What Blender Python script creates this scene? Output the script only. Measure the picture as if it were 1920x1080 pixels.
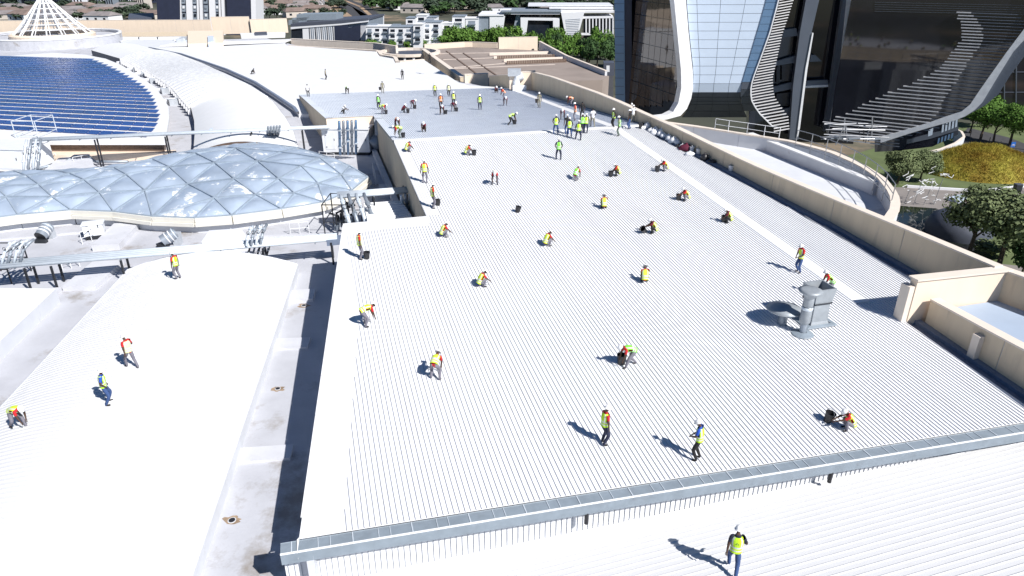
import bpy, bmesh, math, random
from mathutils import Vector, Matrix
from mathutils.bvhtree import BVHTree
R = math.radians
rnd = random.Random(7)
SC = bpy.context.scene
COL = SC.collection
for o in list(bpy.data.objects): bpy.data.objects.remove(o)

# ------------------------------------------------------------ camera, sky, sun, exposure
CAMZ = 36.0                       # drone height above the ground; "d" below is metres under the drone
FPX = 1315.4; PIT = R(25.173); AZ = R(-15.756)
cd = bpy.data.cameras.new('camera'); cam = bpy.data.objects.new('camera', cd); COL.objects.link(cam)
cam.location = (0, 0, CAMZ); cam.rotation_euler = (math.pi/2 - PIT, 0, 0)
cd.sensor_width = 36; cd.lens = FPX/1920*36; cd.clip_start = .5; cd.clip_end = 9000
SC.camera = cam
SC.render.resolution_x = 1024; SC.render.resolution_y = 576
SUN_EL = R(43); SUN_AZ = R(133)     # clockwise from +Y
wd = bpy.data.worlds.new('World'); SC.world = wd; wd.use_nodes = True
nt = wd.node_tree; bg = nt.nodes['Background']
sky = nt.nodes.new('ShaderNodeTexSky'); sky.sky_type = 'NISHITA'; sky.sun_disc = False
sky.sun_elevation = SUN_EL; sky.sun_rotation = SUN_AZ; sky.altitude = 1500; sky.dust_density = 0; sky.ozone_density = 8; sky.air_density = 1.2
nt.links.new(sky.outputs[0], bg.inputs[0]); bg.inputs[1].default_value = .05
sl = bpy.data.lights.new('sun', 'SUN'); sun = bpy.data.objects.new('sun', sl); COL.objects.link(sun)
sl.energy = 5.0; sl.angle = R(.5); sl.color = (1, .965, .92)
sv = Vector((math.sin(SUN_AZ)*math.cos(SUN_EL), math.cos(SUN_AZ)*math.cos(SUN_EL), math.sin(SUN_EL)))
sun.rotation_euler = sv.to_track_quat('Z', 'Y').to_euler(); sun.location = (20, -20, 80)
SC.view_settings.view_transform = 'Standard'; SC.view_settings.look = 'None'
SC.view_settings.exposure = .45; SC.view_settings.gamma = 1
try: SC.view_settings.use_curve_mapping = False
except Exception: pass

# ------------------------------------------------------------ geometry helpers
UX, UY = math.sin(AZ), math.cos(AZ); VX, VY = math.cos(AZ), -math.sin(AZ)
def W(u, v, d): return Vector((u*UX+v*VX, u*UY+v*VY, CAMZ-d))     # roof axes: u along the ribs, v across
def UVof(p): return p[0]*UX+p[1]*UY, p[0]*VX+p[1]*VY
def ray(px, py):
    x = (px-960)/FPX; y = (540-py)/FPX
    return Vector((x, math.cos(PIT)+y*math.sin(PIT), -math.sin(PIT)+y*math.cos(PIT)))
def P(px, py, d):                                                # survey point at level d seen at a photo pixel
    r = ray(px, py); return Vector((r.x, r.y, r.z))*(d/-r.z)+Vector((0, 0, CAMZ))
def proj(p):
    z = p[2]-CAMZ; zc = p[1]*math.cos(PIT)-z*math.sin(PIT); yc = p[1]*math.sin(PIT)+z*math.cos(PIT)
    return 960+FPX*p[0]/zc, 540-FPX*yc/zc
def onplane(px, py, o, n):                                       # survey point on a vertical facade plane
    r = ray(px, py); C = Vector((0, 0, CAMZ)); return C+r*((o-C).dot(n)/r.dot(n))
def roofd(u):
    s = 64-u
    return 15.08+(.0667*s+.00006*s*s if s > 0 else -.08*s)
def lerp(a, b, t): return a+(b-a)*t
def interp(pts, x):
    if x <= pts[0][0]: return pts[0][1]
    for (a, b), (c, e) in zip(pts, pts[1:]):
        if x <= c: return lerp(b, e, (x-a)/(c-a))
    return pts[-1][1]

class MB:
    def __init__(s): s.v = []; s.f = []; s.m = []; s.k = 0
    def add(s, vs, fs):
        b = len(s.v); s.v += [tuple(p) for p in vs]
        for f in fs: s.f.append(tuple(b+i for i in f)); s.m.append(s.k)
        return s
    def box(s, o, a, b, c):
        o, a, b, c = Vector(o), Vector(a), Vector(b), Vector(c)
        if a.cross(b).dot(c) < 0: a, b = b, a
        vs = [o, o+a, o+a+b, o+b, o+c, o+a+c, o+a+b+c, o+b+c]
        return s.add(vs, [(3, 2, 1, 0), (4, 5, 6, 7), (0, 1, 5, 4), (1, 2, 6, 5), (2, 3, 7, 6), (3, 0, 4, 7)])
    def boxc(s, c, size, yaw=0):
        ca, sa = math.cos(yaw), math.sin(yaw); x = Vector((ca, sa, 0))*size[0]; y = Vector((-sa, ca, 0))*size[1]; z = Vector((0, 0, size[2]))
        return s.box(Vector(c)-x/2-y/2, x, y, z)                 # c = centre of the underside
    def prism(s, pts, z0):                                       # pts: top outline (3D), walls down to z0
        n = len(pts)
        A = sum(pts[i][0]*pts[(i+1) % n][1]-pts[(i+1) % n][0]*pts[i][1] for i in range(n))
        if A < 0: pts = pts[::-1]
        vs = [Vector(p) for p in pts]+[Vector((p[0], p[1], z0 if not callable(z0) else z0(p))) for p in pts]
        return s.add(vs, [tuple(range(n)), tuple(range(2*n-1, n-1, -1))]+[(i, n+i, n+(i+1) % n, (i+1) % n) for i in range(n)])
    def slab(s, pts, off):                                       # planar outline (3D) extruded by a vector
        off = Vector(off); n = len(pts); pts = [Vector(p) for p in pts]
        nn = Vector((0, 0, 0))
        for i in range(n): nn += (pts[i]-pts[0]).cross(pts[(i+1) % n]-pts[0])
        if nn.dot(off) > 0: pts = pts[::-1]
        vs = pts+[p+off for p in pts]
        return s.add(vs, [tuple(range(n)), tuple(range(2*n-1, n-1, -1))]+[(i, n+i, n+(i+1) % n, (i+1) % n) for i in range(n)])
    def tube(s, pts, r, n=8, r1=None, cap=True):
        pts = [Vector(p) for p in pts]; m = len(pts); rings = []
        up = Vector((0, 0, 1)); prev = None
        for i, p in enumerate(pts):
            t = (pts[min(i+1, m-1)]-pts[max(i-1, 0)]).normalized()
            x = t.cross(up)
            if x.length < .05: x = t.cross(Vector((1, 0, 0)))
            x.normalize()
            if prev is not None and x.dot(prev) < 0: x = -x
            prev = x; y = x.cross(t)
            rr = r if r1 is None else lerp(r, r1, i/(m-1))
            if isinstance(rr, (list, tuple)): rr = rr[i]
            rings.append([p+x*rr*math.cos(2*math.pi*k/n)+y*rr*math.sin(2*math.pi*k/n) for k in range(n)])
        vs = [q for g in rings for q in g]; fs = []
        for i in range(m-1):
            for k in range(n):
                a, b = i*n+k, i*n+(k+1) % n; fs.append((a, b, b+n, a+n))
        if cap: fs += [tuple(range(n-1, -1, -1)), tuple((m-1)*n+k for k in range(n))]
        return s.add(vs, fs)
    def cyl(s, c, r, h, n=16, r1=None):
        c = Vector(c); return s.tube([c, c+Vector((0, 0, h))], r, n, r if r1 is None else r1)
    def grid(s, rows, flip=False, closed=False):
        nr, nc = len(rows), len(rows[0]); vs = [p for r_ in rows for p in r_]; fs = []
        for i in range(nr-1):
            for j in range(nc if closed else nc-1):
                a, b = i*nc+j, i*nc+(j+1) % nc; f = (a, b, b+nc, a+nc); fs.append(f[::-1] if flip else f)
        return s.add(vs, fs)
    def build(s, name, mat, parent=None, smooth=False, kind=None):
        me = bpy.data.meshes.new(name)
        org = Vector((0, 0, 0))
        if parent is not None: org = ORG[parent.name]
        elif s.v and kind != 'structure':
            xs = [p[0] for p in s.v]; ys = [p[1] for p in s.v]; zs = [p[2] for p in s.v]
            org = Vector(((min(xs)+max(xs))/2, (min(ys)+max(ys))/2, min(zs)))
        me.from_pydata([(p[0]-org.x, p[1]-org.y, p[2]-org.z) for p in s.v], [], s.f)
        mats = mat if isinstance(mat, (list, tuple)) else [mat]
        for m_ in mats: me.materials.append(M[m_] if isinstance(m_, str) else m_)
        if len(mats) > 1: me.polygons.foreach_set('material_index', s.m)
        if smooth: me.polygons.foreach_set('use_smooth', [True]*len(me.polygons))
        me.update()
        o = bpy.data.objects.new(name, me); COL.objects.link(o)
        if parent is not None: o.parent = parent; ORG[o.name] = org
        else: o.location = org; ORG[o.name] = org
        if kind: o['kind'] = kind
        return o
ORG = {}
def thing(name, loc, label, cat, group=None):
    o = bpy.data.objects.new(name, None); o.empty_display_size = .5; COL.objects.link(o); o.location = loc
    ORG[o.name] = Vector(loc); o['label'] = label; o['category'] = cat
    if group: o['group'] = group
    return o
def tag(o, label, cat, group=None):
    o['label'] = label; o['category'] = cat
    if group: o['group'] = group
    return o
def child_copy(src, parent):
    c = src.copy(); COL.objects.link(c); c.parent = parent; ORG[c.name] = ORG.get(src.name, Vector())
    return c

# ------------------------------------------------------------ materials
M = {}
def s2l(c):
    c = c/255
    return c/12.92 if c <= .04045 else ((c+.055)/1.055)**2.4
def mat(name, rgb, rough=.7, metal=0, var=.12, scale=1.5, bump=0, bscale=20, spec=.5, dirt=None, trans=0, stretch=None, dthr=(.55, .75), rot=0):
    m = bpy.data.materials.new(name); m.use_nodes = True; t = m.node_tree; b = t.nodes['Principled BSDF']
    b.inputs['Roughness'].default_value = rough; b.inputs['Metallic'].default_value = metal
    b.inputs['Specular IOR Level'].default_value = spec
    c = tuple(rgb)+(1,)
    tc = t.nodes.new('ShaderNodeNewGeometry'); mp = t.nodes.new('ShaderNodeMapping'); t.links.new(tc.outputs['Position'], mp.inputs[0])
    if stretch: mp.inputs['Scale'].default_value = stretch
    if rot:
        m0 = t.nodes.new('ShaderNodeMapping'); m0.inputs['Rotation'].default_value = (0, 0, rot); t.links.new(tc.outputs['Position'], m0.inputs[0]); t.links.new(m0.outputs[0], mp.inputs[0])
    n = t.nodes.new('ShaderNodeTexNoise'); n.inputs['Scale'].default_value = scale; n.inputs['Detail'].default_value = 6; n.inputs['Roughness'].default_value = .6
    t.links.new(mp.outputs[0], n.inputs['Vector'])
    mx = t.nodes.new('ShaderNodeMix'); mx.data_type = 'RGBA'
    mx.inputs[6].default_value = tuple(x*(1-var) for x in rgb)+(1,); mx.inputs[7].default_value = tuple(min(x*(1+var), .9) for x in rgb)+(1,)
    rp = t.nodes.new('ShaderNodeMapRange'); rp.inputs[1].default_value = .3; rp.inputs[2].default_value = .7
    t.links.new(n.outputs[0], rp.inputs[0]); t.links.new(rp.outputs[0], mx.inputs[0])
    out = mx.outputs[2]
    if dirt:
        n2 = t.nodes.new('ShaderNodeTexNoise'); n2.inputs['Scale'].default_value = dirt[1]; n2.inputs['Detail'].default_value = 8; n2.inputs['Roughness'].default_value = .7
        t.links.new(mp.outputs[0], n2.inputs['Vector'])
        r2 = t.nodes.new('ShaderNodeMapRange'); r2.inputs[1].default_value = dthr[0]; r2.inputs[2].default_value = dthr[1]; r2.inputs[4].default_value = dirt[2]
        t.links.new(n2.outputs[0], r2.inputs[0])
        m2 = t.nodes.new('ShaderNodeMix'); m2.data_type = 'RGBA'; m2.inputs[7].default_value = tuple(dirt[0])+(1,)
        t.links.new(out, m2.inputs[6]); t.links.new(r2.outputs[0], m2.inputs[0]); out = m2.outputs[2]
    t.links.new(out, b.inputs['Base Color'])
    if bump:
        n3 = t.nodes.new('ShaderNodeTexNoise'); n3.inputs['Scale'].default_value = bscale; n3.inputs['Detail'].default_value = 4
        t.links.new(mp.outputs[0], n3.inputs['Vector'])
        bp = t.nodes.new('ShaderNodeBump'); bp.inputs['Strength'].default_value = bump; bp.inputs['Distance'].default_value = .05
        t.links.new(n3.outputs[0], bp.inputs['Height']); t.links.new(bp.outputs[0], b.inputs['Normal'])
    if trans: b.inputs['Transmission Weight'].default_value = trans
    M[name] = m; return m
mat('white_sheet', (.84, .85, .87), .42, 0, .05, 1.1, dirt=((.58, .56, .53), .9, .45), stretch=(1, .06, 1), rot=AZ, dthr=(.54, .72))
mat('vault_white', (.70, .705, .715), .5, 0, .03, .5, dirt=((.5, .49, .46), .5, .3))
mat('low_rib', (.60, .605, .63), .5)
mat('rib_shade_grey', (.56, .57, .61), .45, 0, .03, .5)  # darker than the sheet, the shade beside the ribs put into their colour
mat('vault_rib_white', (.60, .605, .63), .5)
mat('seam_shade_grey', (.42, .44, .48), .5)  # grey makes up for the thin shadow each seam casts
mat('white_smooth', (.76, .765, .775), .5, 0, .03, .8, dirt=((.62, .61, .58), .4, .3))
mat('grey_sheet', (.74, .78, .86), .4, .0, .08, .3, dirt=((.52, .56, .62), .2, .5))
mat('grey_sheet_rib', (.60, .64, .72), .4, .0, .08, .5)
mat('gutter_grey', (.23, .275, .32), .5, .0, .12, 2, dirt=((.16, .17, .19), 1.5, .4))
mat('shade_blue_roof', (.36, .44, .56), .6, 0, .08, .4, dirt=((.28, .32, .38), .8, .4))  # bluish roof, with the blue of its shade also put into the colour
mat('gutter_blue', (.16, .20, .28), .55, .0, .12, 2)
mat('concrete', (.47, .48, .52), .85, 0, .08, .6, bump=.25, bscale=6, dirt=((.25, .22, .19), .28, .85), dthr=(.56, .7))
mat('concrete_light', (.56, .57, .61), .85, 0, .08, .8, bump=.2, bscale=6, dirt=((.3, .28, .26), .7, .5), dthr=(.58, .75))
mat('stain', (.30, .22, .15), .9, 0, .4, 3)
mat('membrane', (.60, .62, .66), .8, 0, .06, .5, dirt=((.33, .32, .32), .5, .6), dthr=(.6, .72), bump=.3, bscale=2)
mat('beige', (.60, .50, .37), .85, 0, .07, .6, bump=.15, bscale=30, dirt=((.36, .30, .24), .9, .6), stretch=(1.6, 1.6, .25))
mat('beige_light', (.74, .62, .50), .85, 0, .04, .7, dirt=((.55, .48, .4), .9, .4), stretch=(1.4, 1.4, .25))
mat('beige_coping', (.70, .62, .54), .8, 0, .05, 1)
mat('tan_roof', (.27, .225, .20), .9, 0, .15, .12, dirt=((.18, .14, .12), .08, .7), bump=.1)
mat('tan_line', (.5, .44, .4), .9)
mat('pipe', (.60, .66, .72), .38, .15, .08, 2)
mat('pipe_dark', (.30, .34, .39), .45, .4, .1, 2)
mat('steel_dark', (.03, .033, .04), .5, .3, .2, 3)
mat('steel', (.40, .41, .43), .45, .6, .1, 3)
mat('rail_white', (.75, .76, .78), .5)
mat('ahu_white', (.72, .74, .77), .5, 0, .04, 1, dirt=((.5, .5, .5), 1.2, .4))
mat('ahu_grey', (.40, .43, .47), .5)  # plain mid grey for duct boxes, condensers and stands
mat('vent_grey', (.32, .35, .38), .5, .2, .12, 2)
mat('black_plastic', (.02, .02, .024), .45, 0, .2, 5)
mat('foil', (.34, .41, .51), .32, 0, .15, .35, dirt=((.80, .82, .84), .45, .95), dthr=(.57, .62), bump=.5, bscale=.7, spec=.6)
mat('foil_frame', (.30, .36, .43), .5, .1)
mat('cream', (.70, .68, .62), .6, 0, .04, 1)
mat('solar', (.009, .048, .24), .18, .0, .35, .25, spec=.6)
mat('brown', (.16, .11, .085), .7, 0, .2, 2)
mat('glass_dark', (.012, .012, .018), .04, 0, .3, .4, spec=.9)
mat('glass_bronze', (.085, .062, .048), .03, 0, .3, .4, spec=1, bump=.10, bscale=.35)
mat('panel_blue', (.60, .70, .84), .3, .0, .03, .5)
mat('panel_blue_dark', (.16, .27, .43), .35, .3, .06, .5)
mat('panel_white', (.78, .79, .82), .35)
mat('panel_grey', (.14, .16, .20), .35, .4, .06, .5)
mat('slat_white', (.58, .58, .60), .4)
mat('asphalt', (.05, .05, .055), .9, 0, .2, 1)
mat('paving', (.22, .20, .19), .9, 0, .15, .5)
mat('water', (.012, .016, .012), .06, 0, .3, .3, spec=.8)
mat('rust_white', (.78, .78, .79), .8)
mat('apt_white', (.72, .73, .76), .7, 0, .03, 1)
mat('apt_grey', (.22, .26, .31), .6, 0, .1, 1)
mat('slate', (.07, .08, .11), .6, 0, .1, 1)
mat('navy_slab', (.022, .028, .055), .5, 0, .12, .5)
mat('tile_roof', (.20, .15, .13), .8, 0, .25, .3)
mat('tile_grey', (.22, .20, .20), .8, 0, .25, .3)
mat('house_wall', (.55, .50, .45), .8, 0, .15, .1)
mat('window_dark', (.015, .02, .03), .1, 0, .2, 1)
mat('bark', (.08, .06, .045), .9, 0, .3, 5)
def leafmat(name, a, b, sc=.4, c=None):
    m = mat(name, a, .75, 0, .1, sc, spec=.15); t = m.node_tree
    mx = [n for n in t.nodes if n.type == 'MIX'][0]
    mx.inputs[6].default_value = tuple(a)+(1,); mx.inputs[7].default_value = tuple(b)+(1,)
leafmat('leaf_bright', (.045, .11, .018), (.14, .25, .05), .6)
leafmat('leaf_dark', (.022, .05, .02), (.065, .12, .04), .35)
leafmat('leaf_olive', (.08, .11, .05), (.21, .25, .12), .8)
leafmat('leaf_far', (.025, .042, .03), (.07, .095, .06), .05)
leafmat('dry_grass', (.22, .13, .02), (.38, .36, .06), .22)
m = mat('ground', (.06, .065, .045), 1, 0, .5, .015, dirt=((.30, .22, .15), .008, 1), dthr=(.52, .62))

# ------------------------------------------------------------ ground
g = MB(); g.add([(-4000, -300, 0), (4000, -300, 0), (4000, 6000, 0), (-4000, 6000, 0)], [(0, 1, 2, 3)])
g.build('ground', 'ground', kind='structure')
def flat(name, pxs, mat_, lift, d=36.0):
    q = MB(); pts = [P(x, y, d)+Vector((0, 0, lift)) for x, y in pxs]
    n = len(pts); A = sum(pts[i][0]*pts[(i+1) % n][1]-pts[(i+1) % n][0]*pts[i][1] for i in range(n))
    if A < 0: pts = pts[::-1]
    q.add(pts, [tuple(range(n))]); return q.build(name, mat_, kind='structure')
M['tan_land'] = mat('tan_land', (.34, .24, .16), 1, 0, .35, .02, dirt=((.09, .09, .05), .03, .8))
M['lawn'] = mat('lawn', (.10, .13, .05), 1, 0, .3, .2)
flat('tan_field', [(476, 2), (560, -4), (625, 2), (680, 34), (590, 36), (476, 12)], 'tan_land', .05)
flat('dry_verge', [(610, 8), (628, 5), (676, 34), (628, 34)], 'tan_land', .10)
def strip(name, pxs, w, mat_, lift):
    pts = [P(x, y, 36.0) for x, y in pxs]; rows = []
    for i, p in enumerate(pts):
        t = pts[min(i+1, len(pts)-1)]-pts[max(i-1, 0)]; t.z = 0; t.normalize(); nrm = Vector((t.y, -t.x, 0))
        rows.append([p-nrm*w/2+Vector((0, 0, lift)), p+nrm*w/2+Vector((0, 0, lift))])
    q = MB(); q.grid(rows, flip=True)
    return q.build(name, mat_, kind='structure')
strip('highway', [(600, -14), (622, -2), (655, 17), (682, 34)], 11, 'asphalt', .15)
strip('highway_lane', [(630, -14), (648, 2), (676, 13), (700, 34)], 14, 'asphalt', .15)
strip('road_marking', [(630, -14), (648, 2), (676, 13), (700, 34)], 3.0, 'tan_land', .22)

# ============================================================ THE MALL: big roofs
DECK = 20.6
walk = []                                                       # surfaces people can stand on: (verts, faces)
def on_deck(): return CAMZ-DECK
# roof deck between the vaulted roofs, and the mall body under it
deck_px = [(-500, 1500), (-900, 400), (-420, 60), (-200, 40), (540, 36)]
q = MB(); dk = [W(2, -34, DECK), W(60, -95, DECK), W(150, -125, DECK), W(222, -122, DECK), W(222, -10, DECK), W(165, 12, DECK), W(118, 33, DECK), W(2, 33, DECK)]
q.prism(dk, 0); deck = q.build('roof_deck', 'concrete', kind='structure'); walk.append((q.v, q.f))

# ---- main ribbed roof
WALLV = [(26.3, 34.6), (38.5, 34.2), (44, 33.6), (53, 32.8), (60, 32.1), (73, 32.0), (90, 32.4), (105, 33.1), (114, 33.4)]
def wallv(u): return interp(WALLV, u)
def eave(v): return 19.5-.047*(v+1)
def u_right(v):                                                  # where the roof meets the gutter along the parapet
    lo, hi = 26.3, 60
    for _ in range(30):
        m_ = (lo+hi)/2
        if wallv(m_)-.9 > v: lo = m_
        else: hi = m_
    return lo
def near_iv(v, inset=0):
    if v < 1.2: return eave(v), min(18.9+(v+2.2-inset)/3.4*27.3, 46.2-inset)
    if v < 6.9: return eave(v), 46.2-inset
    if v < 29.4: return eave(v), 64
    if v < 31.1: return 26.3, 64
    return 26.3, u_right(v)
def far_edge(v): return 117.4-.15*(v+1.7)-(0 if v < 29 else (v-29)*1.0)
def far_iv(v, inset=0):
    if v < 1.5: return 84+(1.5-v+inset)*10.5, far_edge(v)
    if v < 6.9: return 84+inset, far_edge(v)
    return 64, far_edge(v)
def v_slices(a, b, step, extra):
    s = [a+i*step for i in range(int((b-a)/step)+1)]+list(extra)+[b]
    return sorted(set(round(x, 4) for x in s if a <= x <= b))
def roof_sheet(name, iv, vs, n, mat_, parent, thick=.25):
    q = MB(); e = 1e-3
    for v0, v1 in zip(vs, vs[1:]):
        a0, b0 = iv(v0+e); a1, b1 = iv(v1-e)
        if b0-a0 < .02 and b1-a1 < .02: continue
        rows = []
        for i in range(n+1):
            t = i/n; ua, ub = lerp(a0, b0, t), lerp(a1, b1, t)
            rows.append([W(ua, v0, roofd(ua)), W(ub, v1, roofd(ub))])
        q.grid(rows, flip=True)
        rows = [[p-Vector((0, 0, thick)) for p in r_] for r_ in rows]; q.grid(rows)
    o = q.build(name, mat_, parent); walk.append((q.v, q.f)); return o
main = thing('ribbed_roof_hall', W(45, 14, DECK), 'long ribbed white metal roof with grey far slope where most workers are', 'roof')
vsn = v_slices(-2.2, 33.6, 1.0, [1.2, 6.9, 29.4, 31.1])
vsf = v_slices(-1.7, 31.1, 1.0, [1.5, 6.9])
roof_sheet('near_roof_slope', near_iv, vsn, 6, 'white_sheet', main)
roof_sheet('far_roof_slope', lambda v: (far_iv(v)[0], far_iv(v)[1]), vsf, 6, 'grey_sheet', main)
q = MB()                                                         # narrow far strip beside the parapet
rows = []
for i in range(9):
    u = 64+i*(111-64)/8; rows.append([W(u, 31.0, roofd(u)), W(u, wallv(u)-.9, roofd(u)-.0)])
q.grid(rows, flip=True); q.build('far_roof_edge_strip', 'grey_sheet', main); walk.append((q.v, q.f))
def rib_into(q, v, u0, u1, n=4, w=.020, h=.043, d_of=None):
    d_of = d_of or (lambda u, v: roofd(u)); rows = []
    for i in range(n+1):
        u = lerp(u0, u1, i/n); z = Vector((0, 0, d_of(u, v)))
        rows.append([W(u, v-w, d_of(u, v)), W(u, v-w*.55, d_of(u, v)-h), W(u, v+w*.55, d_of(u, v)-h), W(u, v+w, d_of(u, v))])
    q.grid(rows, flip=True)
def stripv(u): return 28.5 if u < 64 else 28.5+(u-64)*.05
k = 0; v = -.9
while v < 33.3:
    a, b = near_iv(v, 1.5 if v < 6.9 else 0)
    if v > 31.1: b = u_right(v)-.2
    b = min(b, 63.5)
    if 27.95 < v < 29.05: b = 28.5
    if b-a > .6:
        q = MB(); rib_into(q, v, a+.02, b); q.build('roof_rib', 'rib_shade_grey', main)
    v += .2
q = MB(); v = -1.2
while v < 33.0:
    a, b = far_iv(v, .8); a = max(a, 64.5)
    if v > 31.4: b = min(b, 108)
    ok = True
    if v > 27.9 and v < 31.8:
        u1_ = 64+(v-.45-28.5)/.05; u2_ = 64+(v+.45-28.5)/.05     # interrupted by the oblique cover strip
        if u1_ > 66: rib_into(q, v, 64.5, min(u1_, b), 4, .03, .04)
        if u2_ < b-1: rib_into(q, v, max(u2_, 64.5), b, 4, .03, .04)
        ok = False
    if ok and b-a > .5: rib_into(q, v, a, b, 5, .03, .04)
    v += .2
q.build('far_slope_rib', 'grey_sheet_rib', main, kind='stuff')
# covers and flashings, each proud of the sheet
q = MB(); rows = []
for i in range(2): 
    v = lerp(6.9, 31.2, i); rows.append([W(63.6, v, 15.08+.0), W(63.75, v, 15.0), W(64.25, v, 15.0), W(64.5, v, 15.12)])
q.grid(rows); q.build('ridge_cap', 'white_smooth', main)
q = MB(); rows = []
for i in range(7):
    u = lerp(28.6, 63.6, i/6); rows.append([W(u, 28.05, roofd(u)), W(u, 28.07, roofd(u)-.055), W(u, 28.95, roofd(u)-.055), W(u, 28.97, roofd(u))])
q.grid(rows, flip=True)
q.build('cover_strip', 'white_sheet', main)
q = MB(); rows = []
for i in range(7):
    u = lerp(64.5, 110, i/6); c = stripv(u); rows.append([W(u, c-.45, roofd(u)), W(u, c-.43, roofd(u)-.06), W(u, c+.43, roofd(u)-.06), W(u, c+.45, roofd(u))])
q.grid(rows, flip=True); q.build('cover_strip', 'white_smooth', main)
q = MB()                                                         # stepped edge flashings, left side of the near slope
for i in range(9):
    u0, u1 = lerp(20.5, 46, i/9), lerp(20.5, 46, (i+1)/9)
    va, vb = -2.2+(u0-18.9)/27.3*3.4, -2.2+(u1-18.9)/27.3*3.4
    q.grid([[W(u0, va-.06, roofd(u0)-.03), W(u0, va+1.25, roofd(u0)-.012)], [W(u1-.02, vb-.06, roofd(u1)-.03), W(u1-.02, vb+1.25, roofd(u1)-.012)]], flip=True)
q.build('edge_flashing', 'white_smooth', main)
def flash(pts, w, name='edge_flashing', m_='white_smooth'):      # pts: list of (u,v) edge, w: (du,dv) inwards
    q = MB(); rows = []
    for u, v in pts: rows.append([W(u, v, roofd(u)-.03), W(u+w[0], v+w[1], roofd(u+w[0])-.03)])
    q.grid(rows, flip=(w[0]*(pts[1][1]-pts[0][1])-w[1]*(pts[1][0]-pts[0][0])) > 0); return q.build(name, m_, main)
flash([(46.25, 1.15), (46.25, 6.95)], (-1.3, 0))
flash([(46.2, 6.85), (55, 6.85), (63.6, 6.85)], (0, 1.0))
flash([(64.5, 6.85), (74, 6.85), (84, 6.85)], (0, .9), m_='grey_sheet')
flash([(83.95, 1.5), (83.95, 6.9)], (.8, 0))
flash([(84, 1.45), (100, -.05), (117.3, -1.65)], (0, .9), m_='grey_sheet')
# walls under the roof edges
def wallq(name, uv0, uv1, m_, n=4, bot=DECK, top=lambda u: roofd(u)+.02, th=.25, parent=main):
    q = MB(); du, dv = uv1[0]-uv0[0], uv1[1]-uv0[1]; L = math.hypot(du, dv); nu, nv = -dv/L*th, du/L*th
    rows = []
    for i in range(n+1):
        u, v = lerp(uv0[0], uv1[0], i/n), lerp(uv0[1], uv1[1], i/n)
        rows.append([W(u, v, top(u)), W(u+nu, v+nv, top(u)), W(u+nu, v+nv, bot), W(u, v, bot)])
    q.grid(rows, closed=True); q.add(rows[0], [(0, 1, 2, 3)]); q.add(rows[-1], [(0, 1, 2, 3)])
    return q.build(name, m_, parent)
wallq('side_wall', (19.0, -1.95), (46.0, 1.3), 'membrane', top=lambda u: roofd(u)+.27)
wallq('side_wall', (46.0, 1.3), (46.0, 6.9), 'membrane', top=lambda u: roofd(u)+.27)
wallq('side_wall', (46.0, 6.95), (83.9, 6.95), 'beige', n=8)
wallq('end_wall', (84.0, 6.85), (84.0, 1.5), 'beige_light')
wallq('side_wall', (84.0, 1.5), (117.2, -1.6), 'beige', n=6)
wallq('end_wall', (19.95, -1.9), (18.5, 28.9), 'white_smooth', n=2, bot=DECK+.3, top=lambda u: roofd(u)+.28)
# little box and kerb line seen on the shaded wall
q = MB(); q.box(W(46.1, 6.2, DECK), W(82, 6.2, DECK)-W(46.1, 6.2, DECK), W(46.1, 6.7, DECK)-W(46.1, 6.2, DECK), (0, 0, .6)); q.build('wall_kerb', 'membrane', main)
# eaves gutter with brackets, standing seams on the wall under it
gt = thing('eaves_gutter', W(19, 12, 19.3), 'long galvanised eaves gutter along the near edge of the ribbed roof', 'gutter')
g0, g1 = (19.62, -2.75), (18.0, 31.5)
def gp(t, du, d): return W(lerp(g0[0], g1[0], t)+du, lerp(g0[1], g1[1], t), d)
def gd(t): return roofd(lerp(g0[0], g1[0], t))
q = MB(); rows = []
for i in range(9):
    t = i/8; D0 = gd(t)
    rows.append([gp(t, -.03, D0-.0+.05), gp(t, -.06, D0+.065), gp(t, -.52, D0+.065), gp(t, -.55, D0+.05), gp(t, -.60, D0+.05), gp(t, -.60, D0+.50), gp(t, -.03, D0+.50)])
q.grid(rows, closed=True); q.add(rows[0], [tuple(range(7))]); q.add(rows[-1], [tuple(range(7))]); q.build('gutter_trough', 'gutter_grey', gt)
q = MB(); rows = []
for i in range(9):
    t = i/8; D0 = gd(t); rows.append([gp(t, -.545, D0+.045), gp(t, -.545, D0+.02), gp(t, -.62, D0+.02), gp(t, -.62, D0+.045)])
q.grid(rows, closed=True); q.build('gutter_lip', 'white_sheet', gt)
t = .01; k = 0
while t < 1:
    D0 = gd(t); q = MB(); w_ = .012 if k % 3 else .02
    q.box(gp(t, -.54, D0+.055), gp(t, -.04, D0+.055)-gp(t, -.54, D0+.055), (gp(1, 0, 0)-gp(0, 0, 0)).normalized()*w_*2, (0, 0, .012))
    q.build('gutter_bracket', 'pipe', gt); t += [.026, .012, .022][k % 3]; k += 1
for t in (.318, .62):
    q = MB(); c = gp(t, -.52, 0); D0 = gd(t); x_, y_ = c.x, c.y
    q.tube([(x_, y_, CAMZ-D0-.48), (x_, y_, CAMZ-D0-1.02)], .085, 12); q.build('downpipe_outlet', 'black_plastic', gt)
for t in (.12, .26, .45, .53, .7, .77, .83, .9):
    q = MB(); c = gp(t, -.35, gd(t)+.5); q.boxc(c-Vector((0, 0, .14)), (.07, .3, .14), -AZ); q.build('gutter_strap', 'pipe_dark', gt)
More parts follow.
